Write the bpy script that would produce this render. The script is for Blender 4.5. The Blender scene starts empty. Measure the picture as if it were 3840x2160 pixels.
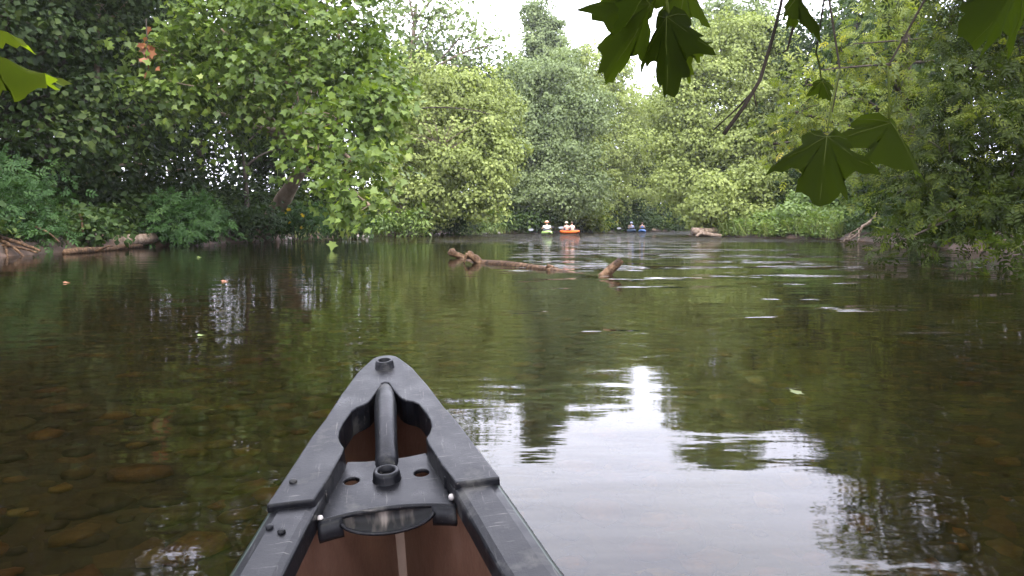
import bpy, bmesh, math, random
import numpy as np
from mathutils import Vector, Matrix, Euler

rad = math.radians
SC = bpy.context.scene
COL = SC.collection
rng = np.random.default_rng(7)
random.seed(7)

# ------------------------------------------------------------------ camera, sky, sun, exposure
F_PX, PITCH, CAM_H = 2957.0, rad(4.62), 0.82
cam_d = bpy.data.cameras.new('camera')
cam_d.sensor_width = 36.0
cam_d.lens = 36.0 * F_PX / 3840.0
cam_d.clip_start, cam_d.clip_end = 0.02, 3000.0
cam = bpy.data.objects.new('camera', cam_d)
COL.objects.link(cam)
cam.location = (0, 0, CAM_H)
cam.rotation_euler = (rad(90) - PITCH, 0, 0)
SC.camera = cam

SUN_EL, SUN_ROT = rad(50), rad(160)        # high, behind the right shoulder, veiled by cloud
world = bpy.data.worlds.new('World')
SC.world = world
world.use_nodes = True
wt = world.node_tree
wt.nodes.clear()
w_out = wt.nodes.new('ShaderNodeOutputWorld')
w_bg = wt.nodes.new('ShaderNodeBackground')
w_bg.inputs['Strength'].default_value = 0.10
w_sky = wt.nodes.new('ShaderNodeTexSky')
w_sky.sky_type = 'NISHITA'
w_sky.sun_disc = False
w_sky.sun_elevation = SUN_EL
w_sky.sun_rotation = SUN_ROT
w_co = wt.nodes.new('ShaderNodeTexCoord')
w_map = wt.nodes.new('ShaderNodeMapping')
w_map.inputs['Scale'].default_value = (1.0, 1.0, 2.2)
w_no = wt.nodes.new('ShaderNodeTexNoise')
w_no.inputs['Scale'].default_value = 2.3
w_no.inputs['Detail'].default_value = 5
w_no.inputs['Roughness'].default_value = 0.55
w_cr = wt.nodes.new('ShaderNodeValToRGB')
w_cr.color_ramp.elements[0].position = 0.32
w_cr.color_ramp.elements[0].color = (0.76, 0.77, 0.95, 1)
w_cr.color_ramp.elements[1].position = 0.70
w_cr.color_ramp.elements[1].color = (0.90, 0.90, 1.0, 1)
w_sc = wt.nodes.new('ShaderNodeVectorMath')
w_sc.operation = 'SCALE'
w_sc.inputs['Scale'].default_value = 12.8
w_mix = wt.nodes.new('ShaderNodeMix')
w_mix.data_type = 'RGBA'
w_mix.inputs['Factor'].default_value = 0.90     # an unbroken veil of cloud over the blue
wt.links.new(w_co.outputs['Generated'], w_map.inputs['Vector'])
wt.links.new(w_map.outputs['Vector'], w_no.inputs['Vector'])
wt.links.new(w_no.outputs['Fac'], w_cr.inputs['Fac'])
wt.links.new(w_cr.outputs['Color'], w_sc.inputs[0])
wt.links.new(w_sky.outputs['Color'], w_mix.inputs['A'])
wt.links.new(w_sc.outputs['Vector'], w_mix.inputs['B'])
wt.links.new(w_mix.outputs['Result'], w_bg.inputs['Color'])
wt.links.new(w_bg.outputs['Background'], w_out.inputs['Surface'])

sun_d = bpy.data.lights.new('sun', 'SUN')
sun_d.energy = 1.5
sun_d.angle = rad(24)
sun_d.color = (1.0, 0.96, 0.90)
sun = bpy.data.objects.new('sun', sun_d)
COL.objects.link(sun)
sun.location = (0, 0, 60)
_sd = Vector((math.sin(SUN_ROT) * math.cos(SUN_EL), math.cos(SUN_ROT) * math.cos(SUN_EL), math.sin(SUN_EL)))
sun.rotation_euler = (-_sd).to_track_quat('-Z', 'Y').to_euler()

SC.view_settings.view_transform = 'Standard'
SC.view_settings.look = 'None'
SC.view_settings.gamma = 1.0
SC.view_settings.use_curve_mapping = False
SC.view_settings.exposure = 2.4
SC.render.engine = 'CYCLES'
cy = SC.cycles
cy.max_bounces = 7
cy.diffuse_bounces = 3
cy.glossy_bounces = 3
cy.transmission_bounces = 6
cy.transparent_max_bounces = 8
cy.volume_bounces = 0
cy.use_denoising = True
cy.sample_clamp_indirect = 6.0
cy.caustics_reflective = False
cy.caustics_refractive = True

# ------------------------------------------------------------------ helpers
FW = np.array([0, math.cos(PITCH), -math.sin(PITCH)])
UP = np.array([0, math.sin(PITCH), math.cos(PITCH)])

def W(px, py, depth):
    """photo pixel and distance along +Y -> world point"""
    d = FW + np.array([1.0, 0, 0]) * (px - 1920) / F_PX - UP * (py - 1080) / F_PX
    return np.array([0, 0, CAM_H]) + d * (depth / d[1])

def on_water(px, py, z=0.0):
    d = FW + np.array([1.0, 0, 0]) * (px - 1920) / F_PX - UP * (py - 1080) / F_PX
    return np.array([0, 0, CAM_H]) + d * ((z - CAM_H) / d[2])

def tag(o, label=None, cat=None, group=None, kind=None):
    if label: o['label'] = label
    if cat: o['category'] = cat
    if group: o['group'] = group
    if kind: o['kind'] = kind
    return o

def empty(name, loc, label, cat, group=None):
    o = bpy.data.objects.new(name, None)
    o.empty_display_size = 0.2
    COL.objects.link(o)
    o.location = loc
    return tag(o, label, cat, group)

def link(name, me, mat=None, parent=None, smooth=False):
    if mat is not None and len(me.materials) == 0:
        me.materials.append(mat)
    if smooth:
        me.polygons.foreach_set('use_smooth', [True] * len(me.polygons))
    o = bpy.data.objects.new(name, me)
    COL.objects.link(o)
    if parent is not None:
        o.parent = parent
    return o

def unit(a):
    return a / np.maximum(np.linalg.norm(a, axis=-1, keepdims=True), 1e-9)

class MB:
    """collects verts / faces, builds one mesh"""
    def __init__(self):
        self.v, self.f, self.n = [], [], 0
    def add(self, verts, faces):
        k = self.n
        self.v.extend([tuple(map(float, p)) for p in verts])
        self.f.extend([tuple(i + k for i in f) for f in faces])
        self.n = len(self.v)
    def tube(self, pts, radii, sides=6, cap=True, wob=0.0):
        pts = np.asarray(pts, float)
        m = len(pts)
        if np.isscalar(radii): radii = [radii] * m
        t = unit(np.gradient(pts, axis=0))
        ref = np.array([0.0, 0, 1.0]) if abs(t[0][2]) < 0.9 else np.array([1.0, 0, 0])
        vs = []
        a = np.linspace(0, 2 * np.pi, sides, endpoint=False)
        for i in range(m):
            s = np.cross(t[i], ref); s = s / max(np.linalg.norm(s), 1e-9)
            u = np.cross(s, t[i]); ref = u
            r = radii[i] * (1 + wob * rng.standard_normal(sides))
            vs.append(pts[i] + (np.cos(a) * r)[:, None] * s + (np.sin(a) * r)[:, None] * u)
        vs = np.concatenate(vs)
        fs = []
        for i in range(m - 1):
            for j in range(sides):
                k = (j + 1) % sides
                fs.append((i * sides + j, i * sides + k, (i + 1) * sides + k, (i + 1) * sides + j))
        if cap:
            fs.append(tuple(range(sides - 1, -1, -1)))
            fs.append(tuple((m - 1) * sides + j for j in range(sides)))
        self.add(vs, fs)
    def box(self, c, s, rot=None):
        c = np.asarray(c, float); s = np.asarray(s, float) / 2
        vs = np.array([[x, y, z] for x in (-1, 1) for y in (-1, 1) for z in (-1, 1)]) * s
        if rot is not None:
            vs = vs @ np.array(rot).T
        self.add(vs + c, [(0, 1, 3, 2), (4, 6, 7, 5), (0, 4, 5, 1), (2, 3, 7, 6), (0, 2, 6, 4), (1, 5, 7, 3)])
    def build(self, name, mat, parent=None, off=(0, 0, 0), smooth=True):
        me = bpy.data.meshes.new(name)
        o = np.asarray(off, float)
        me.from_pydata([tuple(np.asarray(p) - o) for p in self.v], [], self.f)
        me.update()
        return link(name, me, mat, parent, smooth)

def bez(p0, p1, p2, n):
    t = np.linspace(0, 1, n)[:, None]
    return (1 - t) ** 2 * np.asarray(p0) + 2 * t * (1 - t) * np.asarray(p1) + t ** 2 * np.asarray(p2)

# ------------------------------------------------------------------ materials
def new_mat(name):
    m = bpy.data.materials.new(name)
    m.use_nodes = True
    nt = m.node_tree
    nt.nodes.clear()
    out = nt.nodes.new('ShaderNodeOutputMaterial')
    return m, nt, out

def ramp(nt, fac, stops):
    r = nt.nodes.new('ShaderNodeValToRGB')
    e = r.color_ramp.elements
    while len(e) < len(stops): e.new(0.5)
    for i, (p, c) in enumerate(stops):
        e[i].position = p
        e[i].color = (c[0], c[1], c[2], 1)
    nt.links.new(fac, r.inputs['Fac'])
    return r.outputs['Color']

def noise(nt, vec, scale, detail=4, rough=0.55):
    n = nt.nodes.new('ShaderNodeTexNoise')
    n.inputs['Scale'].default_value = scale
    n.inputs['Detail'].default_value = detail
    n.inputs['Roughness'].default_value = rough
    if vec is not None: nt.links.new(vec, n.inputs['Vector'])
    return n.outputs['Fac']

def mapped(nt, scale=(1, 1, 1), src='Object', rot=(0, 0, 0)):
    c = nt.nodes.new('ShaderNodeTexCoord')
    m = nt.nodes.new('ShaderNodeMapping')
    m.inputs['Scale'].default_value = scale
    m.inputs['Rotation'].default_value = rot
    nt.links.new(c.outputs[src], m.inputs['Vector'])
    return m.outputs['Vector']

def bump(nt, h, dist, strength=1.0, normal=None):
    b = nt.nodes.new('ShaderNodeBump')
    b.inputs['Distance'].default_value = dist
    b.inputs['Strength'].default_value = strength
    nt.links.new(h, b.inputs['Height'])
    if normal is not None: nt.links.new(normal, b.inputs['Normal'])
    return b.outputs['Normal']

def leaf_mat(name, stops, trans=0.35, rough=0.45, spec=0.35, tcol=1.25):
    m, nt, out = new_mat(name)
    at = nt.nodes.new('ShaderNodeAttribute')
    at.attribute_name = 'tint'
    col = ramp(nt, at.outputs['Fac'], stops)
    p = nt.nodes.new('ShaderNodeBsdfPrincipled')
    p.inputs['Roughness'].default_value = rough
    p.inputs['Specular IOR Level'].default_value = spec
    t = nt.nodes.new('ShaderNodeBsdfTranslucent')
    g = nt.nodes.new('ShaderNodeMix'); g.data_type = 'RGBA'; g.blend_type = 'MULTIPLY'
    g.inputs['Factor'].default_value = 1.0
    g.inputs['B'].default_value = (tcol * 1.05, tcol * 1.1, tcol * 0.45, 1)
    nt.links.new(col, g.inputs['A'])
    nt.links.new(col, p.inputs['Base Color'])
    nt.links.new(g.outputs['Result'], t.inputs['Color'])
    mx = nt.nodes.new('ShaderNodeMixShader')
    mx.inputs['Fac'].default_value = trans
    nt.links.new(p.outputs[0], mx.inputs[1])
    nt.links.new(t.outputs[0], mx.inputs[2])
    nt.links.new(mx.outputs[0], out.inputs['Surface'])
    return m

def solid_mat(name, stops, scale=8.0, rough=0.8, spec=0.3, bdist=0.0, stretch=(1, 1, 1), detail=5, metal=0.0, bscale=None, src='Object'):
    m, nt, out = new_mat(name)
    v = mapped(nt, stretch, src)
    n = noise(nt, v, scale, detail)
    p = nt.nodes.new('ShaderNodeBsdfPrincipled')
    nt.links.new(ramp(nt, n, stops), p.inputs['Base Color'])
    p.inputs['Roughness'].default_value = rough
    p.inputs['Specular IOR Level'].default_value = spec
    p.inputs['Metallic'].default_value = metal
    if bdist:
        h = noise(nt, v, bscale or scale * 2, 6)
        nt.links.new(bump(nt, h, bdist), p.inputs['Normal'])
    nt.links.new(p.outputs[0], out.inputs['Surface'])
    return m

G = lambda *a: a
LM = {
 'sycamore': leaf_mat('sycamore_leaf', [(0.0, G(.034, .060, .011)), (0.45, G(.075, .118, .022)), (0.8, G(.130, .185, .034)), (1.0, G(.200, .245, .052))], .40, .5, .25),
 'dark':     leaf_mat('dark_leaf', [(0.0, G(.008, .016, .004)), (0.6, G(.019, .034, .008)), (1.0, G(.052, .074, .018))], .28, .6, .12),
 'elder':    leaf_mat('box_elder_leaf', [(0.0, G(.105, .130, .038)), (0.5, G(.185, .225, .068)), (1.0, G(.300, .345, .115))], .30, .6, .15),
 'grey':     leaf_mat('grey_green_leaf', [(0.0, G(.075, .105, .045)), (0.5, G(.135, .175, .075)), (1.0, G(.220, .265, .125))], .28, .6, .15),
 'yellow':   leaf_mat('yellow_green_leaf', [(0.0, G(.060, .085, .016)), (0.5, G(.120, .155, .026)), (0.88, G(.210, .235, .036)), (1.0, G(.310, .275, .038))], .45, .5, .25),
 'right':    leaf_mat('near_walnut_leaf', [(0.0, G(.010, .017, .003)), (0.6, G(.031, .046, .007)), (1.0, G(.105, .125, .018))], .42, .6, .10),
 'shrub':    leaf_mat('blue_green_shrub_leaf', [(0.0, G(.014, .034, .009)), (0.6, G(.030, .066, .018)), (1.0, G(.064, .112, .034))], .28, .6, .12),
 'vine':     leaf_mat('vine_leaf', [(0.0, G(.065, .110, .026)), (0.5, G(.125, .190, .045)), (1.0, G(.230, .300, .085))], .35),
 'grass':    leaf_mat('reed_grass_blade', [(0.0, G(.070, .105, .028)), (0.5, G(.130, .170, .045)), (1.0, G(.220, .240, .090))], .35),
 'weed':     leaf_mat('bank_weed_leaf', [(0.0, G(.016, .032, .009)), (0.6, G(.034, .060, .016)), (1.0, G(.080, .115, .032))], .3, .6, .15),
 'dead':     leaf_mat('dead_leaf', [(0.0, G(.150, .050, .020)), (1.0, G(.300, .130, .060))], .3),
 'flower':   leaf_mat('yellow_petal', [(0.0, G(.550, .380, .010)), (1.0, G(.700, .520, .020))], .2),
}
BARK = solid_mat('brown_bark', [(0.3, G(.022, .018, .014)), (0.7, G(.070, .056, .044))], 6, .9, .1, .03, (1, 1, .25))
BARKP = solid_mat('pale_sycamore_bark', [(0.25, G(.120, .085, .058)), (0.55, G(.260, .195, .140)), (0.8, G(.360, .310, .250))], 3, .85, .2, .02, (1, 1, .5))
DEADW = solid_mat('bleached_dead_wood', [(0.3, G(.070, .050, .036)), (0.5, G(.160, .118, .088)), (0.7, G(.270, .215, .170))], 7, .9, .15, .03, (1, 1, 1), 8)
WETW = solid_mat('wet_drift_wood', [(0.3, G(.012, .007, .004)), (0.5, G(.060, .034, .018)), (0.72, G(.170, .105, .060))], 9, .7, .15, .04)
ROCK = solid_mat('river_rock', [(0.3, G(.130, .115, .100)), (0.7, G(.300, .275, .250))], 5, .85, .3, .02)
GREYROCK = solid_mat('grey_boulder', [(0.3, G(.100, .105, .115)), (0.7, G(.220, .225, .240))], 3, .8, .3, .03)

# ------------------------------------------------------------------ terrain
LEFT = np.array([(-15, -90), (-14, -10), (-13.2, 14), (-12.9, 19.9), (-13.2, 28.5), (-12.2, 34), (-12.6, 43), (-9.6, 54), (-5, 67), (3.3, 77),
                 (11.2, 87), (16.7, 94), (25, 103), (45, 112), (130, 120)], float)
RIGHT = np.array([(14, -90), (13, -10), (12.6, 10), (13, 20), (14.5, 25.5), (16.8, 37), (17.4, 44), (15.6, 48), (12.8, 53), (13, 60), (16, 68),
                  (24, 78), (45, 88), (130, 96)], float)
POLY = np.concatenate([LEFT, RIGHT[::-1]])

def seg_dist(P, line):
    best = np.full(len(P), 1e9)
    for a, b in zip(line[:-1], line[1:]):
        ab = b - a
        t = np.clip(((P - a) @ ab) / (ab @ ab), 0, 1)
        best = np.minimum(best, np.linalg.norm(P - (a + t[:, None] * ab), axis=1))
    return best

def inside(P):
    x, y = P[:, 0], P[:, 1]
    r = np.zeros(len(P), bool)
    n = len(POLY)
    for i in range(n):
        x1, y1 = POLY[i]; x2, y2 = POLY[(i + 1) % n]
        if y1 == y2: continue
        c = ((y1 > y) != (y2 > y)) & (x < (x2 - x1) * (y - y1) / (y2 - y1) + x1)
        r ^= c
    return r

def vnoise(x, y, s):
    return (np.sin(x * 1.3 / s + 1.7 * np.sin(y * .9 / s)) + np.sin(y * 1.7 / s + 1.3 * np.sin(x * 1.1 / s + 2)) + np.sin((x + y) * 2.3 / s)) / 3

def bank_d(P):
    P = np.atleast_2d(np.asarray(P, float))[:, :2]
    d = np.minimum(seg_dist(P, LEFT), seg_dist(P, RIGHT))
    d = np.where(inside(P), -d, d)
    return d + 0.35 * vnoise(P[:, 0], P[:, 1], 1.6) + 0.15 * vnoise(P[:, 0], P[:, 1], .5)

def ground_h(P):
    P = np.atleast_2d(np.asarray(P, float))
    d = bank_d(P)
    h = np.interp(d, [-6, -1.2, 0, .35, 1.2, 4, 12, 60, 400], [-1.6, -1.2, -.12, .22, .55, .95, 1.5, 2.6, 6.0])
    return h + np.where(d > 0, .12 * np.minimum(d, 1) * vnoise(P[:, 0], P[:, 1], .9), 0)

def gz(x, y): return float(ground_h([[x, y]])[0])

def grid_mesh(name, xs, ys, zf):
    X, Y = np.meshgrid(xs, ys)
    P = np.stack([X.ravel(), Y.ravel()], 1)
    z = zf(P)
    nx, ny = len(xs), len(ys)
    idx = np.arange(nx * ny).reshape(ny, nx)
    q = np.stack([idx[:-1, :-1], idx[:-1, 1:], idx[1:, 1:], idx[1:, :-1]], -1).reshape(-1, 4)
    return mesh_np(name, np.c_[P, z], q)

def mesh_np(name, V, Fq):
    me = bpy.data.meshes.new(name)
    k = Fq.shape[1]
    me.vertices.add(len(V)); me.vertices.foreach_set('co', np.ascontiguousarray(V, np.float32).ravel())
    me.loops.add(Fq.size); me.loops.foreach_set('vertex_index', np.ascontiguousarray(Fq, np.int32).ravel())
    me.polygons.add(len(Fq)); me.polygons.foreach_set('loop_start', np.arange(0, Fq.size, k, dtype=np.int32))
    me.polygons.foreach_set('loop_total', np.full(len(Fq), k, np.int32))
    me.update(calc_edges=True)
    return me

m_soil, nt, out = new_mat('bank_soil')
v = mapped(nt, (1, 1, 1))
p = nt.nodes.new('ShaderNodeBsdfPrincipled')
nt.links.new(ramp(nt, noise(nt, v, 1.3, 8, .65), [(0.3, G(.020, .014, .009)), (0.52, G(.050, .030, .019)), (0.75, G(.120, .066, .042))]), p.inputs['Base Color'])
p.inputs['Roughness'].default_value = .9
nt.links.new(bump(nt, noise(nt, v, 7, 8, .7), .06), p.inputs['Normal'])
nt.links.new(p.outputs[0], out.inputs['Surface'])

xs = np.concatenate([-np.geomspace(800, 30, 16), np.arange(-28, 32, .6), np.geomspace(34, 800, 16)])
ys = np.concatenate([-np.geomspace(400, 20, 8), np.arange(-14, 8, 3.0), np.arange(8, 122, .7), np.geomspace(124, 1500, 14)])
ground = link('ground', grid_mesh('ground', xs, ys, ground_h), m_soil, smooth=True)
tag(ground, 'dark brown earth of the wooded river banks', 'ground', kind='structure')

# riverbed with cobbles
m_bed, nt, out = new_mat('riverbed_gravel')
v = mapped(nt, (1, 1, 1))
vo = nt.nodes.new('ShaderNodeTexVoronoi'); vo.inputs['Scale'].default_value = 9.0
nt.links.new(v, vo.inputs['Vector'])
p = nt.nodes.new('ShaderNodeBsdfPrincipled')
sep = nt.nodes.new('ShaderNodeSeparateColor'); nt.links.new(vo.outputs['Color'], sep.inputs[0])
nt.links.new(ramp(nt, sep.outputs[0], [(0.0, G(.005, .004, .002)), (0.5, G(.012, .009, .004)), (0.8, G(.014, .014, .004)), (1.0, G(.034, .020, .007))]), p.inputs['Base Color'])
p.inputs['Roughness'].default_value = .9
nt.links.new(bump(nt, vo.outputs['Distance'], -.03), p.inputs['Normal'])
nt.links.new(p.outputs[0], out.inputs['Surface'])
def bed_h(P):
    return -0.52 + .07 * vnoise(P[:, 0], P[:, 1], 2.5) - .0012 * np.clip(P[:, 1] - 12, 0, 60) ** 1.5 * .2 - .75 * np.exp(-((P[:, 0] - 2.6) / 2.0) ** 2 - (np.maximum(P[:, 1] - 6, 0) / 5) ** 2)
riverbed = link('riverbed', grid_mesh('riverbed', np.concatenate([np.arange(-20, 22, .7), np.geomspace(24, 140, 12)]), np.concatenate([np.arange(-90, -2, 8), np.arange(-1, 40, .7), np.arange(42, 128, 3)]), bed_h), m_bed, smooth=True)
tag(riverbed, 'gravelly brown bed of the shallow river', 'riverbed', kind='structure')

m_cob, nt, out = new_mat('algae_cobble')
at = nt.nodes.new('ShaderNodeObjectInfo')
at2 = nt.nodes.new('ShaderNodeAttribute'); at2.attribute_name = 'tint'
ad = nt.nodes.new('ShaderNodeMath'); ad.operation = 'ADD'; nt.links.new(at.outputs['Random'], ad.inputs[0]); nt.links.new(at2.outputs['Fac'], ad.inputs[1])
fr = nt.nodes.new('ShaderNodeMath'); fr.operation = 'FRACT'; nt.links.new(ad.outputs[0], fr.inputs[0])
cc = ramp(nt, fr.outputs[0], [(0.0, G(.005, .004, .003)), (0.45, G(.014, .011, .004)), (0.62, G(.026, .026, .005)), (0.78, G(.070, .038, .008)), (0.88, G(.048, .015, .006)), (1.0, G(.080, .066, .014))])
p = nt.nodes.new('ShaderNodeBsdfPrincipled'); p.inputs['Roughness'].default_value = .8
v = mapped(nt, (1, 1, 1))
mu = nt.nodes.new('ShaderNodeMix'); mu.data_type = 'RGBA'; mu.blend_type = 'MULTIPLY'; mu.inputs['Factor'].default_value = .8
nt.links.new(cc, mu.inputs['A']); nt.links.new(ramp(nt, noise(nt, v, 14, 5), [(.3, G(.4, .4, .35)), (.7, G(1.2, 1.15, 1.0))]), mu.inputs['B'])
nt.links.new(mu.outputs['Result'], p.inputs['Base Color'])
nt.links.new(p.outputs[0], out.inputs['Surface'])

def stone_mesh(name, seed, sub=1, flat=.5):
    r = np.random.default_rng(seed)
    bm = bmesh.new()
    bmesh.ops.create_icosphere(bm, subdivisions=sub, radius=.5)
    k = r.standard_normal((3, 3)) * 1.6
    ph = r.random(3) * 6
    for vtx in bm.verts:
        c = np.array(vtx.co)
        s = 1 + .13 * sum(math.sin(k[i] @ c * 2 + ph[i]) for i in range(3))
        vtx.co = Vector((c[0] * s * 1.15, c[1] * s * .9, c[2] * s * flat))
    me = bpy.data.meshes.new(name)
    bm.to_mesh(me); bm.free()
    me.polygons.foreach_set('use_smooth', [True] * len(me.polygons))
    return me

stones = [stone_mesh('cobble', s, 1, .42) for s in range(6)]
for me in stones: me.materials.append(m_cob)
spots = []
while len(spots) < 300:
    y = 1.7 + 6.5 * rng.random() ** 1.4
    x = rng.uniform(-.80, .80) * (y + 1.0)
    if -1.0 < x + .16 * (y - .9) < .7 and y < 1.9: continue
    s = rng.choice([rng.uniform(.06, .13), rng.uniform(.12, .24), rng.uniform(.22, .32)], p=[.45, .43, .12])
    if any((x - a) ** 2 + (y - b) ** 2 < (.36 * (s + c)) ** 2 for a, b, c in spots): continue
    spots.append((x, y, s))
for i, (x, y, s) in enumerate(spots):
    o = link('stone', stones[i % 6], parent=riverbed)
    z = float(bed_h(np.array([[x, y]]))[0])
    o.location = (x, y, z + s * .05)
    o.scale = (s, s, s * rng.uniform(.7, 1.2))
    o.rotation_euler = (rng.normal(0, .12), rng.normal(0, .12), rng.uniform(0, 6.28))
# the rest of the cobbles, further off
n = 5200
y = 1.2 + 26 * rng.random(n) ** 1.15
x = rng.uniform(-.75, .75, n) * (y + 2)
s = rng.uniform(.06, .24, n)
tv = np.array([v.co[:] for v in stones[0].vertices]); tf = np.array([p.vertices[:] for p in stones[0].polygons])
a = rng.uniform(0, 6.28, n)
ca, sa = np.cos(a)[:, None], np.sin(a)[:, None]
zb = bed_h(np.c_[x, y])
V = np.stack([(tv[None, :, 0] * ca - tv[None, :, 1] * sa) * s[:, None] + x[:, None], (tv[None, :, 0] * sa + tv[None, :, 1] * ca) * s[:, None] + y[:, None], tv[None, :, 2] * s[:, None] + zb[:, None]], -1).reshape(-1, 3)
Fa = (tf[None] + (np.arange(n) * len(tv))[:, None, None]).reshape(-1, 3)
me = mesh_np('cobbles', V, Fa)
at = me.attributes.new('tint', 'FLOAT', 'FACE'); at.data.foreach_set('value', np.repeat(rng.random(n), len(tf)).astype(np.float32))
cob = link('cobbles', me, m_cob, riverbed, smooth=True)
tag(cob, kind='stuff')

# ------------------------------------------------------------------ canoe geometry functions (needed for the hole it makes in the water)
CAN_T = np.array([-.1595, .975, .4757])
CAN_M = np.array((Euler((0, 0, rad(9.13))).to_matrix() @ Euler((rad(9), 0, 0)).to_matrix() @ Euler((0, rad(-4.25), 0)).to_matrix()))
def canoe_w(P): return np.asarray(P, float) @ CAN_M.T + CAN_T
CW_Y = [-4.35, -4.2, -3.6, -2.9, -2.0, -1.2, -.6, -.212, -.13, 0, .107, .19, .25, .35, .45, .505, .528]
CW_X = [.012, .05, .20, .34, .42, .37, .255, .1755, .163, .1405, .119, .103, .088, .0685, .045, .026, .010]
def half_w(y): return float(np.interp(y, CW_Y, CW_X))
def sheer(y):
    if y >= 0: return 0.0
    if y > -1: return .079 * y * y
    if y > -2.8: return .079 - .158 * (y + 1)
    return .079 + .158 * 1.8 + (-2.8 - y) * .158 + .07 * (-2.8 - y) ** 2
def hull_depth(y):
    # bottom of the hull below the sheer line (local), level keel with rounded stems
    zk = -.535 + .158 * (-min(y, .2)) * 1.0
    d = sheer(y) - zk
    if y > .05: d *= max(0.0, 1 - ((y - .05) / .49) ** 3.2) ** .6
    if y < -3.7: d *= max(0.0, 1 - ((-3.7 - y) / .66) ** 3.2) ** .6
    return max(d, .02)
def hull_pt(y, s, side, inset=0.0):
    w = half_w(y) - inset
    full = np.interp(y, [-4, -3, -1.5, -.6, .3], [1.3, 2.2, 4.0, 2.4, 1.3])
    return np.array([side * max(w, .002) * (1 - s ** full), y, sheer(y) - s * (hull_depth(y) - inset)])
ST = np.concatenate([np.linspace(-4.34, -3.6, 8), np.linspace(-3.3, -.6, 12), np.linspace(-.5, .35, 14), np.linspace(.38, .528, 9)])
SS = np.concatenate([np.linspace(0, .8, 8), np.linspace(.86, 1, 4)])

def waterline():
    loop = []
    for side in (1, -1):
        pts = []
        for y in ST:
            prev = None
            for s in np.linspace(0, 1, 60):
                q = canoe_w(hull_pt(y, s, side, .003))
                if prev is not None and prev[2] > 0 >= q[2]:
                    pts.append((q[0], q[1])); break
                prev = q
        loop.append(pts)
    return loop[0] + loop[1][::-1]

# ------------------------------------------------------------------ water
bm = bmesh.new()
outer = [bm.verts.new(c + (0.0,)) for c in ((-45, -95), (140, -95), (140, 135), (-45, 135))]
hole = [bm.verts.new((a, b, 0.0)) for a, b in waterline()]
edges = [bm.edges.new((outer[i], outer[(i + 1) % 4])) for i in range(4)] + [bm.edges.new((hole[i], hole[(i + 1) % len(hole)])) for i in range(len(hole))]
bmesh.ops.triangle_fill(bm, use_beauty=True, use_dissolve=False, edges=edges)
for f_ in bm.faces:
    if f_.normal.z < 0: f_.normal_flip()
me = bpy.data.meshes.new('river_water'); bm.to_mesh(me); bm.free()
m_water, nt, out = new_mat('river_water')
geo = nt.nodes.new('ShaderNodeNewGeometry')
sp = nt.nodes.new('ShaderNodeSeparateXYZ'); nt.links.new(geo.outputs['Position'], sp.inputs[0])
def vmap(scale, rot=0.0):
    m = nt.nodes.new('ShaderNodeMapping'); m.inputs['Scale'].default_value = scale; m.inputs['Rotation'].default_value = (0, 0, rot)
    nt.links.new(geo.outputs['Position'], m.inputs['Vector']); return m.outputs['Vector']
def math_(op, a, b=None, clamp=False):
    n_ = nt.nodes.new('ShaderNodeMath'); n_.operation = op; n_.use_clamp = clamp
    for i, q in enumerate((a, b)):
        if q is None: continue
        if isinstance(q, (int, float)): n_.inputs[i].default_value = q
        else: nt.links.new(q, n_.inputs[i])
    return n_.outputs[0]
def mrange(val, a, b, c=0.0, d=1.0):
    n_ = nt.nodes.new('ShaderNodeMapRange'); n_.interpolation_type = 'SMOOTHSTEP'
    for k_, q in zip(('From Min', 'From Max', 'To Min', 'To Max'), (a, b, c, d)): n_.inputs[k_].default_value = q
    nt.links.new(val, n_.inputs['Value']); return n_.outputs[0]
X_, Y_ = sp.outputs[0], sp.outputs[1]
# where the current breaks into riffles: across the river upstream, and in tongues below the snag
far = math_('MULTIPLY', mrange(Y_, 30, 40), mrange(noise(nt, vmap((.05, .16, 1), .1), 1.0, 3), .34, .50, .30, 1.0))
far = math_('MULTIPLY', far, mrange(X_, -7, 1, .25, 1.0))
patch = mrange(noise(nt, vmap((.16, .62, 1), .10), 1.0, 4), .44, .56)
tong = math_('MULTIPLY', math_('MULTIPLY', mrange(Y_, 11, 14), mrange(X_, -.6, 1.6)), patch)
tong = math_('MULTIPLY', tong, mrange(X_, 6, 10, 1.0, .25))
sparse = math_('MULTIPLY', mrange(noise(nt, vmap((.5, 1.9, 1), -.05), 1.0, 3), .57, .66), math_('MULTIPLY', mrange(Y_, 4, 8), mrange(X_, -.4, .8)))
rif = math_('MAXIMUM', math_('MAXIMUM', math_('MULTIPLY', far, 1.35), tong), math_('MULTIPLY', sparse, .5))
h1 = noise(nt, vmap((.55, 1.5, 1), .12), 1.0, 2)          # slow undulation
h2 = noise(nt, vmap((1.8, 4.6, 1), -.10), 1.0, 3)         # small ripples
rp = mrange(noise(nt, vmap((.35, .5, 1), .4), 1.0, 2), .42, .62, .35, 1.0)
nrm = bump(nt, h1, .010)
b2 = nt.nodes.new('ShaderNodeBump'); b2.inputs['Distance'].default_value = .0045
nt.links.new(h2, b2.inputs['Height']); nt.links.new(nrm, b2.inputs['Normal']); nt.links.new(rp, b2.inputs['Strength'])
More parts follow.
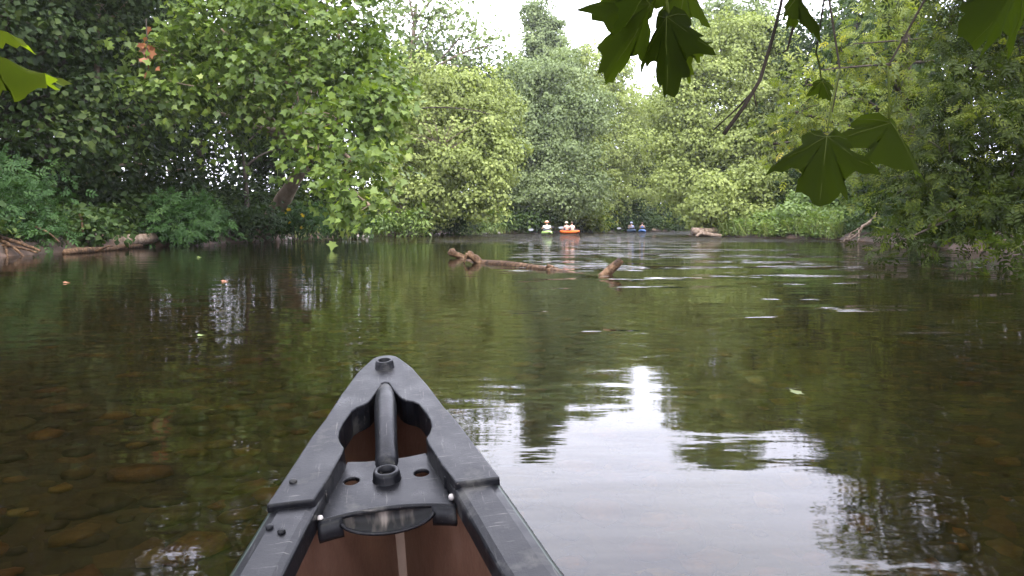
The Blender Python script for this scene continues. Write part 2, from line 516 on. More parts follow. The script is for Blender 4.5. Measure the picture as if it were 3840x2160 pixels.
# the chop of the riffles as slopes, so that it holds at any distance
nz = nt.nodes.new('ShaderNodeTexNoise'); nz.inputs['Scale'].default_value = 1.0; nz.inputs['Detail'].default_value = 3
nt.links.new(vmap((1.6, 4.5, 1), .06), nz.inputs['Vector'])
vs_ = nt.nodes.new('ShaderNodeVectorMath'); vs_.operation = 'SUBTRACT'; nt.links.new(nz.outputs['Color'], vs_.inputs[0]); vs_.inputs[1].default_value = (.5, .5, .5)
vm_ = nt.nodes.new('ShaderNodeVectorMath'); vm_.operation = 'MULTIPLY'; nt.links.new(vs_.outputs[0], vm_.inputs[0]); vm_.inputs[1].default_value = (1.3, 4.2, 0)
vk_ = nt.nodes.new('ShaderNodeVectorMath'); vk_.operation = 'SCALE'; nt.links.new(vm_.outputs[0], vk_.inputs[0]); nt.links.new(rif, vk_.inputs['Scale'])
va_ = nt.nodes.new('ShaderNodeVectorMath'); va_.operation = 'ADD'; nt.links.new(b2.outputs[0], va_.inputs[0]); nt.links.new(vk_.outputs[0], va_.inputs[1])
vn_ = nt.nodes.new('ShaderNodeVectorMath'); vn_.operation = 'NORMALIZE'; nt.links.new(va_.outputs[0], vn_.inputs[0])
nrm = vn_.outputs[0]
fre = nt.nodes.new('ShaderNodeFresnel'); fre.inputs['IOR'].default_value = 1.33; nt.links.new(nrm, fre.inputs['Normal'])
gl = nt.nodes.new('ShaderNodeBsdfGlossy'); gl.inputs['Roughness'].default_value = .03; nt.links.new(nrm, gl.inputs['Normal'])
rf = nt.nodes.new('ShaderNodeBsdfRefraction'); rf.inputs['IOR'].default_value = 1.33; rf.inputs['Roughness'].default_value = 0.0
rf.inputs['Color'].default_value = (.80, .68, .42, 1); nt.links.new(nrm, rf.inputs['Normal'])
df = nt.nodes.new('ShaderNodeBsdfDiffuse'); df.inputs['Color'].default_value = (.014, .012, .005, 1)      # suspended silt
m1 = nt.nodes.new('ShaderNodeMixShader'); m1.inputs['Fac'].default_value = .16
nt.links.new(rf.outputs[0], m1.inputs[1]); nt.links.new(df.outputs[0], m1.inputs[2])
m2 = nt.nodes.new('ShaderNodeMixShader'); nt.links.new(fre.outputs[0], m2.inputs['Fac'])
nt.links.new(m1.outputs[0], m2.inputs[1]); nt.links.new(gl.outputs[0], m2.inputs[2])
nt.links.new(m2.outputs[0], out.inputs['Surface'])
water = link('river_water', me, m_water)
tag(water, 'olive brown river water with tree reflections', 'water', kind='structure')

# ------------------------------------------------------------------ leaves
T_DIAMOND = (np.array([[0, 0, 0], [-.42, .45, .10], [0, 1.0, -.06], [.42, .45, .10]]), np.array([[0, 2, 1], [0, 3, 2]]))
T_NARROW = (np.array([[0, 0, 0], [-.20, .45, .06], [0, 1.0, -.10], [.20, .45, .06]]), np.array([[0, 2, 1], [0, 3, 2]]))
_mo = [(0, 0), (-.34, -.06), (-.30, .16), (-.62, .34), (-.26, .50), (0, 1.0), (.26, .50), (.62, .34), (.30, .16), (.34, -.06)]
T_MAPLE = (np.array([[0, .22, -.03]] + [[x, y, .10 * abs(x) - .08 * y * y] for x, y in _mo]), np.array([[0, 1 + (i + 1) % 10, 1 + i] for i in range(10)]))
def _pinnate():
    vs, fs = [], []
    def leaflet(bx, by, ang, ln):
        k = len(vs)
        c, s = math.cos(ang), math.sin(ang)
        for (x, y, z) in ((0, 0, 0), (-.20, .45, .03), (0, 1, -.12), (.20, .45, .03)):
            x, y = x * ln, y * ln
            vs.append((bx + x * c + y * s, by - x * s + y * c, z * ln - .10 * (by + y * c) ** 2 - .05 * abs(bx + y * s)))
        fs.extend([(k, k + 2, k + 1), (k, k + 3, k + 2)])
    leaflet(0, .62, 0, .42)
    for t, l in ((.14, .36), (.36, .40), (.56, .38)):
        leaflet(0, t, rad(62), l); leaflet(0, t, rad(-62), l)
    return np.array(vs), np.array(fs)
T_PINNATE = _pinnate()
T_BLADE = (np.array([[-.035, 0, 0], [.035, 0, 0], [.03, .5, .05], [-.03, .5, .05], [0, 1.0, .22]]), np.array([[0, 1, 2], [0, 2, 3], [3, 2, 4]]))

def leaves(name, P, A, N, S, tmpl, tint, mat, parent=None, off=(0, 0, 0)):
    tv, tf = tmpl
    A = unit(A)
    Sd = unit(np.cross(A, N))
    Nn = np.cross(Sd, A)
    S = np.asarray(S)[:, None, None]
    V = (P - np.asarray(off))[:, None, :] + S * (tv[None, :, 0:1] * Sd[:, None, :] + tv[None, :, 1:2] * A[:, None, :] + tv[None, :, 2:3] * Nn[:, None, :])
    n = len(P)
    Fa = (tf[None] + (np.arange(n) * len(tv))[:, None, None]).reshape(-1, 3)
    me = mesh_np(name, V.reshape(-1, 3), Fa)
    at = me.attributes.new('tint', 'FLOAT', 'FACE')
    at.data.foreach_set('value', np.repeat(np.clip(tint, 0, 1), len(tf)).astype(np.float32))
    return link(name, me, mat, parent)

def clumps(lobes, dens, rc, shell=.55, cut=-.7):
    """lobes: (centre, radii) -> clump centres, outward directions"""
    C, D = [], []
    for c, r in lobes:
        r = np.asarray(r, float)
        area = (r[0] * r[1] + r[0] * r[2] + r[1] * r[2]) * 4.2
        n = max(4, int(1.15 * dens * area / (rc * rc)))
        d = unit(rng.standard_normal((n, 3)))
        rr = 1 - shell * rng.random(n) ** 1.6
        rr *= 1 + .17 * rng.standard_normal(n)
        q = np.asarray(c) + d * rr[:, None] * r
        k = 2.6 / max(rc, .3)
        hollow = np.sin(q[:, 0] * k * .8 + 1.3 * np.sin(q[:, 2] * k * .6)) + np.sin(q[:, 2] * k * 1.1 + 2.1) + np.sin(q[:, 1] * k * .7 + q[:, 0] * k * .4)
        ok = (hollow > cut) | (rr < .55)
        C.append(q[ok])
        D.append(d[ok])
    return np.concatenate(C), np.concatenate(D)

def domes(C, D, per, rc, size):
    """rounded tufts: leaves over the upper, outer side of each clump"""
    n = len(C)
    R = rc * rng.uniform(.45, 1.35, n)
    k = n * per
    I = np.repeat(np.arange(n), per)
    d = unit(rng.standard_normal((k, 3)) + .45 * D[I] + np.array([0, 0, .35]))
    lump = 1 + .22 * np.sin(d[:, 0] * 5 + I) + .18 * np.sin(d[:, 2] * 6 + 2 * I) + .10 * rng.standard_normal(k)
    rad_ = R[I] * lump * (1 - .35 * rng.random(k) ** 2)
    P = C[I] + d * rad_[:, None] * np.array([1.15, 1.15, .82])
    A = np.cross(d, rng.standard_normal((k, 3))) + np.array([0, 0, -.5])
    N = d + np.array([0, 0, .35]) + .38 * rng.standard_normal((k, 3))
    S = size * rng.uniform(.6, 1.4, k)
    tint = rng.normal(.5, .12, n)[I] + rng.normal(0, .10, k)
    return P, A, N, S, tint

def spray(C, D, per, rc, size, droop=.35, flat=.30, upw=.75, jit=.45):
    n = len(C)
    R = rc * rng.uniform(.5, 1.7, n)
    cn = unit(D * .55 + np.array([0, 0, upw]) + .35 * rng.standard_normal((n, 3)))
    t1 = unit(np.cross(cn, rng.standard_normal((n, 3))))
    t2 = np.cross(cn, t1)
    k = n * per
    I = np.repeat(np.arange(n), per)
    a = rng.uniform(0, 2 * np.pi, k)
    q = np.sqrt(rng.random(k)) * R[I]
    radial = np.cos(a)[:, None] * t1[I] + np.sin(a)[:, None] * t2[I]
    P = C[I] + radial * q[:, None] + cn[I] * (rng.standard_normal(k) * flat * .7 * R[I])[:, None]
    P[:, 2] -= droop * q * q / np.maximum(R[I], .01)
    A = radial + .55 * rng.standard_normal((k, 3)) + np.array([0, 0, -.45])
    N = cn[I] + jit * rng.standard_normal((k, 3))
    S = size * rng.uniform(.65, 1.3, k)
    ct = rng.normal(.5, .16, n)
    tint = ct[I] + rng.normal(0, .13, k)
    return P, A, N, S, tint

TREES = []
def lobe_px(px, py, dep, rx, ry, rd=None):
    c = W(px, py, dep)
    a, b = rx / F_PX * dep, ry / F_PX * dep
    return (c, (a, rd if rd else .75 * (a + b) / 2 + .4, b))

def tree(name, label, cat, base, lobes, leaf, tmpl, size, per=26, rc=.9, dens=.9, trunk_r=.22, bark=None, trunk_top=None,
         group=None, droop=.35, twigs=.35, lean=None, extra_limbs=(), upw=.75, shell=.55, crown='crown', trunk='trunk', flat=.3, limb_max=.13, dome=False):
    bx, by = base
    z0 = gz(bx, by) - .15
    root = empty(name, (bx, by, z0), label, cat, group)
    L = [lobe_px(*l) if len(l) > 2 else l for l in lobes]
    C, D = clumps(L, dens, rc, shell, -1.3 if dome else -.7)
    keep = C[:, 2] > np.maximum(.25, ground_h(C) + .1)
    C, D = C[keep], D[keep]
    P, A, N, S, ti = domes(C, D, per, rc, size) if dome else spray(C, D, per, rc, size, droop, flat, upw)
    leaves(crown, P, A, N, S, tmpl, ti, LM[leaf], root, (bx, by, z0))
    mb = MB()
    cs = np.array([l[0] for l in L])
    top = np.asarray(trunk_top) if trunk_top is not None else np.array([bx + .3 * (cs[:, 0].mean() - bx), by + .3 * (cs[:, 1].mean() - by), max(z0 + 1.2, z0 + .8 * (cs[:, 2].max() - z0))])
    b0 = np.array([bx, by, z0])
    mid = (b0 + top) / 2 + (np.array(lean) if lean is not None else np.array([rng.normal(0, .3), rng.normal(0, .3), 0]))
    ax = bez(b0, mid, top, 12)
    rr = np.linspace(trunk_r, trunk_r * .35, 12); rr[0] *= 1.35
    mb.tube(ax, rr, 9, wob=.05)
    for (c, r) in L:
        d = np.linalg.norm(ax - c, axis=1) + .7 * np.maximum(0, ax[:, 2] - (c[2] - .25 * abs(c[2] - z0)))
        i = int(np.argmin(d)); i = max(2, min(i, 10))
        st = ax[i]
        ln = np.linalg.norm(c - st)
        r0 = min(rr[i] * .75, .035 + .018 * ln, limb_max)
        mid2 = (st + c) / 2 + np.array([0, 0, .12 * ln]) + .06 * ln * rng.standard_normal(3)
        mb.tube(bez(st, mid2, c, 7), np.linspace(r0, r0 * .4, 7), 6, wob=.05)
    if twigs > 0:
        k = int(len(C) * twigs)
        for j in rng.choice(len(C), k, replace=False):
            i = int(np.argmin(np.linalg.norm(cs - C[j], axis=1)))
            s_ = cs[i] + .25 * (C[j] - cs[i])
            mb.tube(bez(s_, (s_ + C[j]) / 2 + .1 * rng.standard_normal(3), C[j], 4), [.022, .016, .011, .006], 3, cap=False)
    for pts, r0 in extra_limbs:
        pts = np.asarray(pts, float)
        mb.tube(pts, np.linspace(r0, r0 * .35, len(pts)), 6, wob=.05)
    mb.build(trunk, bark or BARK, root, (bx, by, z0))
    TREES.append(root)
    return root

def at(px, depth):
    return ((px - 1920) / F_PX * depth * 1.0, depth)

# ---- left bank, near to far
tree('sycamore_tree', 'broad bright green sycamore leaning out over the water from the left bank', 'tree', at(985, 41),
     [(640, 200, 31, 170, 130), (830, 110, 31, 210, 130), (1040, 60, 31, 220, 140), (1270, 130, 30, 200, 150), (1400, 290, 29, 150, 150), (1180, 290, 30, 190, 130),
      (960, 260, 30, 190, 110), (760, 330, 30, 190, 70), (1290, 450, 28, 200, 120), (1440, 430, 28, 110, 110), (1190, 560, 27, 90, 70), (1330, 610, 26, 140, 90),
      (1290, 700, 25.5, 80, 45), (1385, 770, 25, 55, 60), (560, 380, 30, 130, 60), (840, 500, 31, 110, 45), (1000, 400, 31, 120, 60),
      (900, -160, 33, 330, 160), (1250, -120, 33, 260, 140), (1000, -420, 35, 330, 180)],
     'sycamore', T_MAPLE, .25, per=30, rc=.85, dens=.85, trunk_r=.55, bark=BARKP, trunk_top=W(1180, 560, 37), lean=(0, 0, .2), twigs=.25,
     extra_limbs=[(bez(W(1180, 560, 37), W(1050, 300, 34), W(800, 150, 31), 9), .28), (bez(W(1160, 600, 37), W(1300, 420, 33), W(1380, 300, 29), 9), .24),
                  (bez(W(1100, 640, 38), W(1250, 640, 33), W(1330, 640, 27), 9), .12)])
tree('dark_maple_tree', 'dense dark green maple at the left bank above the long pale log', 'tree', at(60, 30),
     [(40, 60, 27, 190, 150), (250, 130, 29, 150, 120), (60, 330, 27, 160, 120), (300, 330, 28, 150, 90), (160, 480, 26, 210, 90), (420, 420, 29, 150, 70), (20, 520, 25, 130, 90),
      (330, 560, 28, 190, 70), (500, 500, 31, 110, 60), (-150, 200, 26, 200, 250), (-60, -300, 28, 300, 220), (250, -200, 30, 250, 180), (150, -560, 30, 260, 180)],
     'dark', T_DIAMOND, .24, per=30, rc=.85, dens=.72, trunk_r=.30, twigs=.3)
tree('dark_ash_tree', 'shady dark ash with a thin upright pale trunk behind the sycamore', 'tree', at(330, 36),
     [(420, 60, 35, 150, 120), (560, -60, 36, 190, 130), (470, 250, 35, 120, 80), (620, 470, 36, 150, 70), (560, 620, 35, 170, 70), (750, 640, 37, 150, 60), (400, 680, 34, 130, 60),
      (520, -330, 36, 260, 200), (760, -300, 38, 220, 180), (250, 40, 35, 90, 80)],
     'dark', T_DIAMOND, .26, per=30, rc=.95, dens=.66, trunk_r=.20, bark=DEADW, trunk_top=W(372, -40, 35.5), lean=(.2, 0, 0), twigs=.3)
tree('slim_elm_tree', 'slim forked elm with a bare dark trunk beside the leaning sycamore', 'tree', at(930, 44),
     [(880, 400, 45, 150, 110), (1010, 470, 46, 130, 100), (1060, 330, 46, 130, 100), (900, 250, 46, 170, 110), (1090, 560, 47, 90, 70)],
     'weed', T_DIAMOND, .26, per=26, rc=.9, dens=.5, trunk_r=.16, trunk_top=W(890, 440, 44), lean=(0.3, 0, 0), twigs=.4)
tree('cottonwood_tree', 'tall airy cottonwood with sky showing through its pale crown', 'tree', at(1500, 66),
     [(1480, 40, 66, 150, 110), (1640, 60, 65, 140, 110), (1420, 170, 66, 110, 90), (1600, 190, 65, 130, 80), (1740, 120, 64, 110, 80), (1850, 170, 63, 80, 60), (1760, 250, 64, 110, 50),
      (1520, -140, 66, 190, 110), (1700, -60, 65, 120, 70)],
     'grey', T_DIAMOND, .34, per=15, rc=1.15, dens=.62, trunk_r=.40, bark=DEADW, twigs=.8, shell=.85, trunk_top=W(1560, 20, 66))
tree('box_elder_tree', 'pale yellowish green box elder bending over the water past the sycamore', 'tree', at(1575, 62),
     [(1600, 330, 60, 170, 90), (1740, 360, 58, 130, 80), (1530, 460, 58, 140, 90), (1700, 500, 57, 170, 90), (1830, 480, 57, 110, 90), (1560, 620, 56, 140, 90), (1740, 650, 55, 170, 90),
      (1870, 600, 55, 80, 80), (1640, 740, 55, 110, 60), (1800, 760, 54.5, 90, 50), (1500, 300, 60, 110, 80), (1480, 720, 55, 90, 70), (1850, 380, 60, 80, 60)],
     'elder', T_DIAMOND, .22, per=120, rc=1.05, dens=.75, dome=True, trunk_r=.32, twigs=.35,
     extra_limbs=[(bez(W(1500, 420, 57), W(1660, 380, 54), W(1840, 428, 54), 8), .07)])
tree('grey_willow_tree', 'grey green willow standing behind the lime kayak', 'tree', at(1985, 82),
     [(1960, 330, 82, 130, 90), (2100, 300, 81, 110, 110), (1930, 460, 80, 110, 90), (2060, 470, 79, 140, 100), (2180, 440, 80, 100, 100), (1980, 600, 78, 120, 90), (2120, 600, 78, 130, 90),
      (1920, 720, 76, 90, 70), (2040, 730, 76, 110, 70), (2170, 720, 77, 110, 80), (1890, 350, 83, 80, 70)],
     'grey', T_DIAMOND, .24, per=120, rc=1.2, dens=.75, dome=True, trunk_r=.36, twigs=.35)
tree('column_poplar_tree', 'narrow column shaped poplar rising above the other trees', 'tree', at(2035, 94),
     [(2005, 60, 94, 52, 45), (2040, 110, 94, 62, 50), (2020, 180, 94, 60, 55), (2075, 170, 94, 50, 45), (2045, 260, 94, 85, 70), (1960, 300, 94, 80, 60), (2110, 250, 94, 55, 50)],
     'grey', T_DIAMOND, .26, per=90, rc=.85, dens=.9, dome=True, trunk_r=.30, twigs=.5, trunk_top=W(2020, 60, 94))
tree('rounded_elm_tree', 'tall rounded pale green elm behind the orange kayak', 'tree', at(2255, 98),
     [(2200, 250, 98, 90, 65), (2270, 310, 97, 110, 90), (2180, 380, 97, 110, 80), (2310, 430, 96, 100, 90), (2220, 520, 95, 130, 90), (2330, 580, 94, 100, 90), (2240, 660, 93, 130, 80),
      (2330, 740, 91, 110, 70), (2230, 780, 91, 100, 50)],
     'elder', T_DIAMOND, .26, per=120, rc=1.3, dens=.75, dome=True, trunk_r=.38, twigs=.3)
tree('slender_birch_tree', 'low pale tree at the bend behind the blue kayak', 'tree', at(2425, 108),
     [(2400, 430, 108, 80, 80), (2450, 480, 107, 80, 90), (2410, 590, 105, 90, 90), (2490, 620, 104, 80, 100), (2430, 730, 103, 90, 80), (2510, 760, 103, 90, 70)],
     'elder', T_DIAMOND, .28, per=110, rc=1.35, dens=.75, dome=True, trunk_r=.28, twigs=.25)
tree('far_ash_tree', 'hazy ash across the bend showing left of the big round maple', 'tree', at(2540, 122),
     [(2500, 420, 122, 90, 70), (2560, 380, 122, 90, 90), (2540, 520, 120, 110, 90), (2560, 660, 118, 120, 100), (2620, 560, 120, 100, 100)],
     'grey', T_DIAMOND, .32, per=100, rc=1.5, dens=.75, dome=True, trunk_r=.35, twigs=.2)
# ---- right bank
tree('round_maple_tree', 'big round pale green maple on the right bank above the log pile', 'tree', at(2740, 68),
     [(2700, 180, 68, 150, 100), (2830, 170, 68, 130, 90), (2600, 290, 67, 110, 80), (2760, 300, 66, 150, 90), (2900, 300, 66, 120, 100), (2560, 420, 66, 100, 90), (2680, 430, 65, 130, 90),
      (2820, 440, 64, 140, 90), (2550, 560, 65, 90, 90), (2660, 580, 64, 130, 90), (2800, 590, 63, 130, 90), (2920, 520, 64, 110, 100), (2560, 710, 64, 90, 90), (2700, 720, 63, 130, 80), (2880, 680, 62, 120, 90)],
     'elder', T_DIAMOND, .22, per=130, rc=1.1, dens=.78, dome=True, trunk_r=.42, twigs=.3)
tree('tall_oak_tree', 'tall darker tree whose top shows over the big round maple', 'tree', at(2810, 76),
     [(2720, 50, 76, 110, 60), (2640, 100, 76, 70, 60), (2830, 70, 76, 90, 60), (2780, 160, 76, 150, 70), (2900, 180, 76, 110, 80)],
     'grey', T_DIAMOND, .25, per=110, rc=1.2, dens=.75, dome=True, trunk_r=.38, twigs=.4)
tree('yellowing_ash_tree', 'sparse yellow green ash with hanging compound leaves on the right bank', 'tree', at(3420, 40),
     [(3150, 190, 33, 110, 80), (3020, 320, 31, 110, 60), (3250, 220, 32, 160, 100), (3150, 380, 30, 150, 80), (2980, 420, 30, 110, 50), (3330, 80, 33, 150, 90), (3050, 520, 30, 110, 50),
      (3300, 480, 32, 130, 110), (3200, 620, 34, 130, 80), (3420, 360, 32, 130, 130), (3400, 600, 34, 130, 110), (3330, -60, 34, 130, 80), (3380, -330, 34, 200, 150), (2900, 540, 31, 40, 30)],
     'yellow', T_PINNATE, .46, per=12, rc=.9, dens=.70, trunk_r=.35, twigs=.6, shell=.8, upw=.6, droop=.5,
     extra_limbs=[(bez(W(3500, 230, 33), W(3300, 240, 31), W(3080, 262, 30), 9), .07), (bez(W(3560, 140, 33), W(3380, 150, 31), W(3200, 165, 30), 9), .06)])
tree('walnut_tree', 'dark leafy walnut drooping over the water close by on the right', 'tree', at(4200, 23.5),
     [(3650, 250, 18, 200, 130), (3820, 120, 18, 150, 140), (3520, 420, 18, 140, 110), (3720, 480, 17, 190, 120), (3560, 600, 17, 150, 100), (3780, 680, 16.5, 150, 120), (3450, 700, 17.5, 110, 80),
      (3620, 780, 16.5, 150, 90), (3480, 850, 16, 110, 60), (3390, 900, 15.5, 60, 40), (3800, 840, 17, 130, 80), (3400, 560, 19, 90, 80), (3950, 400, 17, 150, 250), (3700, -200, 19, 250, 150), (3560, 60, 20, 120, 110), (3980, -450, 19, 250, 250), (3560, -330, 20, 130, 100), (3850, 960, 12, 70, 50)],
     'right', T_PINNATE, .32, per=19, rc=.64, dens=.86, trunk_r=.34, twigs=.3, upw=.7, droop=.55, trunk_top=W(4150, -200, 22), limb_max=.05)

# ---- shrubs: foliage + stems
def shrub(name, label, base, lobes, leaf, tmpl, size, per=22, rc=.4, dens=.8, group=None, droop=.4, upw=.7, stems=8, bark=None, dome=False):
    bx, by = base
    z0 = gz(bx, by) - .08
    root = empty(name, (bx, by, z0), label, 'shrub', group)
    L = [lobe_px(*l) for l in lobes]
    C, D = clumps(L, dens, rc, .6)
    kz_ = C[:, 2] > .12; C, D = C[kz_], D[kz_]
    P, A, N, S, ti = domes(C, D, per, rc, size) if dome else spray(C, D, per, rc, size, droop, .35, upw)
    k = P[:, 2] > .05
    leaves('foliage', P[k], A[k], N[k], S[k], tmpl, ti[k], LM[leaf], root, (bx, by, z0))
    for j in rng.choice(len(C), min(stems, len(C)), replace=False):
        mb = MB()
        s0 = np.array([bx + rng.normal(0, .15), by + rng.normal(0, .15), z0])
        mb.tube(bez(s0, (s0 + C[j]) / 2 + np.array([0, 0, .3]), C[j], 6), np.linspace(.03, .008, 6), 5)
        mb.build('stem', bark or BARK, root, (bx, by, z0))
    return root

def bxy(px, depth): return ((px - 1920) / F_PX * depth, depth)
shrub('pawpaw_shrub', 'big blue green drooping shrub beside the exposed roots on the left bank', bxy(60, 24.5),
      [(60, 650, 23.5, 110, 60), (120, 730, 23, 110, 60), (20, 790, 22.5, 90, 60), (180, 850, 22.5, 70, 35), (60, 870, 22.0, 70, 30)], 'shrub', T_PINNATE, .34, 12, .5, .8, upw=.6)
shrub('elderberry_shrub', 'rounded blue green shrub with long leaves at the end of the pale bank log', bxy(690, 32.0),
      [(620, 790, 30.0, 90, 55), (720, 780, 30.5, 100, 55), (780, 840, 30.5, 60, 45), (580, 850, 29.5, 60, 40), (680, 860, 29.5, 100, 32)], 'shrub', T_PINNATE, .40, 13, .5, .85, upw=.65)
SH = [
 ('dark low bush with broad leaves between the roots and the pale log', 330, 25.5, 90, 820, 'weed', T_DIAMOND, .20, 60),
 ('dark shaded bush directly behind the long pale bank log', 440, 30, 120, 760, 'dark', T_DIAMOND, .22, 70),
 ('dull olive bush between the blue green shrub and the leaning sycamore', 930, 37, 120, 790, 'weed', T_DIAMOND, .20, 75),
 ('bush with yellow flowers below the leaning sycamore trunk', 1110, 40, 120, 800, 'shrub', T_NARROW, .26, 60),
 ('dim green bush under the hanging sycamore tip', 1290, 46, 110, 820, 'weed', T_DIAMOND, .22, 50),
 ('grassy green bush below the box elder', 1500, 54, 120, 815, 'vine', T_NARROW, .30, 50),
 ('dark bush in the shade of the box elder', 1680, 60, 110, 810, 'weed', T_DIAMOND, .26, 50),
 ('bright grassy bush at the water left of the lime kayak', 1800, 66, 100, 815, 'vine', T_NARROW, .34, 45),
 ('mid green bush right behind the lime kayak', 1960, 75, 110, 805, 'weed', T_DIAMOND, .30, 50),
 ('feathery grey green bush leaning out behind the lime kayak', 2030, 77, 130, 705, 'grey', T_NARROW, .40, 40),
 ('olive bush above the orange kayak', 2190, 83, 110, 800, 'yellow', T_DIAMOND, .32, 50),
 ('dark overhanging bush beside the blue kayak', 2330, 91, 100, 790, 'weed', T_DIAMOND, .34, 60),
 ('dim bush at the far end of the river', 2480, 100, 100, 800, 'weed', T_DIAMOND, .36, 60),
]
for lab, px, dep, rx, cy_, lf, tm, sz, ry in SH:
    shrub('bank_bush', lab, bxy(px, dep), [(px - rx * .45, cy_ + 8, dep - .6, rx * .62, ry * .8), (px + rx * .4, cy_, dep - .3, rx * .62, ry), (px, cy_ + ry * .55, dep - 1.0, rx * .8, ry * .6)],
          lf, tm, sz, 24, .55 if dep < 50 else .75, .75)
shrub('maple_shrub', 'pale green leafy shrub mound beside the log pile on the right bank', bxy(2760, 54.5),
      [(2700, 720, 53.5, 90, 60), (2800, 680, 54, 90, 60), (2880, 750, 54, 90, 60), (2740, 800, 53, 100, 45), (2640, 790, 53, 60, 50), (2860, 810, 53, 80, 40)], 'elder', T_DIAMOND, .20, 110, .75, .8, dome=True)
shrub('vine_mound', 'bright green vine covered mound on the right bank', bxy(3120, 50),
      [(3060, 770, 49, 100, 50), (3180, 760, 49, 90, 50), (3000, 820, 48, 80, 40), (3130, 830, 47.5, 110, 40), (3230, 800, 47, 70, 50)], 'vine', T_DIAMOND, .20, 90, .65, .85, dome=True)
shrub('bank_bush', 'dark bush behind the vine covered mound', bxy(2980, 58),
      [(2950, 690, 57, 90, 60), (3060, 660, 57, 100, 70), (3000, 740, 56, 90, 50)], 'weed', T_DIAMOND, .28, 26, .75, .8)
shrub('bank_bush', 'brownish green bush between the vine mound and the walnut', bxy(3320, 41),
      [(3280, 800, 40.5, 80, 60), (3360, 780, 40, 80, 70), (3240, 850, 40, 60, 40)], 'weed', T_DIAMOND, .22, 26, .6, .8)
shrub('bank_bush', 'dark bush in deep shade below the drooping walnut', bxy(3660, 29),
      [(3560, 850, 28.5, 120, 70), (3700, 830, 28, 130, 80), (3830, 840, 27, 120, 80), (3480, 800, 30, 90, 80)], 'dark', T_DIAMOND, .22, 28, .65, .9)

# yellow flowers on the bush
fl = W(1110, 800, 38.6)
for k in range(7):
    q = W(1085 + rng.uniform(-15, 60), 795 + rng.uniform(-10, 75), 38.4)
    n_ = 7
    a = np.linspace(0, 2 * np.pi, n_, endpoint=False)
    A = np.c_[np.cos(a), -.3 * np.ones(n_), np.sin(a)]
    root = empty('yellow_flower', tuple(q), 'small yellow flower among the bank weeds below the sycamore', 'flower', 'yellow flowers on the left bank')
    leaves('petal', np.repeat(q[None], n_, 0), A, np.tile([0, -1.0, .2], (n_, 1)), np.full(n_, .10), T_NARROW, rng.random(n_), LM['flower'], root, q)
    mb = MB(); mb.tube([q, q + np.array([.02, .1, -.25]), q + np.array([.03, .2, -.6])], [.008, .008, .01], 4); mb.build('stalk', BARK, root, q)

# tall pale grass on the right bank point, weeds along both banks
def scatter_bank(n, dmin, dmax, ymin, ymax, side):
    out_ = []
    tot = 0
    while tot < n:
        yy = rng.uniform(ymin, ymax, n * 3)
        xx = rng.uniform(-26, 32, n * 3)
        P_ = np.c_[xx, yy]
        d_ = bank_d(P_)
        mid = np.where(yy > 60, (yy - 60) * .55 + 4, 1.0)
        k = (d_ > dmin) & (d_ < dmax) & ((xx < mid) if side < 0 else (xx > mid))
        out_.append(P_[k]); tot += int(k.sum())
    return np.concatenate(out_)[:n]

def weeds(name, label, pts, hmin, hmax, leaf, tmpl, per, size, kind='stuff', spread=.22, up=1.0):
    n_ = len(pts)
    z = ground_h(pts)
    H_ = rng.uniform(hmin, hmax, n_)
    I = np.repeat(np.arange(n_), per)
    t = rng.random(len(I)) ** .7
    P_ = np.c_[pts[I, 0], pts[I, 1], z[I] + t * H_[I]] + rng.standard_normal((len(I), 3)) * [spread, spread, .05]
    A_ = rng.standard_normal((len(I), 3)) * [.9, .9, .35] + [0, 0, up - .8]
    N_ = rng.standard_normal((len(I), 3)) * .6 + [0, 0, 1.0]
    if tmpl is T_BLADE:
        P_[:, 2] = z[I]; A_ = rng.standard_normal((len(I), 3)) * [.28, .28, .05] + [0, 0, 1.0]; N_ = rng.standard_normal((len(I), 3))
        S_ = H_[I] * rng.uniform(.7, 1.2, len(I))
    else:
        S_ = size * rng.uniform(.6, 1.4, len(I))
    o = leaves(name, P_, A_, N_, S_, tmpl, np.clip(rng.normal(.5, .2, n_)[I] + rng.normal(0, .15, len(I)), 0, 1), LM[leaf])
    return tag(o, label, 'undergrowth', kind=kind)

weeds('undergrowth', 'leafy weeds and saplings covering the left bank', scatter_bank(3600, .55, 5.0, 14, 108, -1), .3, 1.1, 'weed', T_DIAMOND, 16, .20)
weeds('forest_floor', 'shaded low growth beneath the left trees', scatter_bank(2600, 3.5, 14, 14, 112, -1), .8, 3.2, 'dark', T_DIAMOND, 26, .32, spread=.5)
weeds('forest_floor', 'dark fill growth for the deep shade beneath the right trees', scatter_bank(1500, 3.5, 15, 18, 80, 1), .8, 3.4, 'dark', T_DIAMOND, 26, .32, spread=.5)  # dark leaves added to fill the gaps, standing in for black shade
weeds('bank_weeds', 'leafy weeds covering the right bank', scatter_bank(2200, .4, 7, 14, 84, 1), .3, 1.0, 'weed', T_DIAMOND, 16, .20)
gp = scatter_bank(60000, .15, 3.2, 42, 56, 1)
gp = gp[(gp[:, 0] < 19.5)]
gp = gp[(vnoise(gp[:, 0], gp[:, 1], .7) + rng.normal(0, .35, len(gp))) > .1][:2600]
weeds('bank_weeds', 'soft pale green weeds on the right bank point', gp[1300:], .2, 1.1, 'vine', T_NARROW, 18, .24)
gp = gp[:1300]
weeds('tall_grass', 'pale tall grass on the right bank point beside the log pile', gp, .25, 1.05, 'grass', T_BLADE, 9, 1.0)
weeds('bank_weeds', 'dim weeds at the far waterline around the bend', scatter_bank(900, .0, 3.0, 80, 108, -1), .4, 1.2, 'weed', T_DIAMOND, 22, .30)
gl_ = scatter_bank(900, .1, 1.6, 44, 86, -1)
weeds('bank_grass', 'grass tufts hanging at the left waterline', gl_, .3, .8, 'grass', T_BLADE, 9, 1.0)

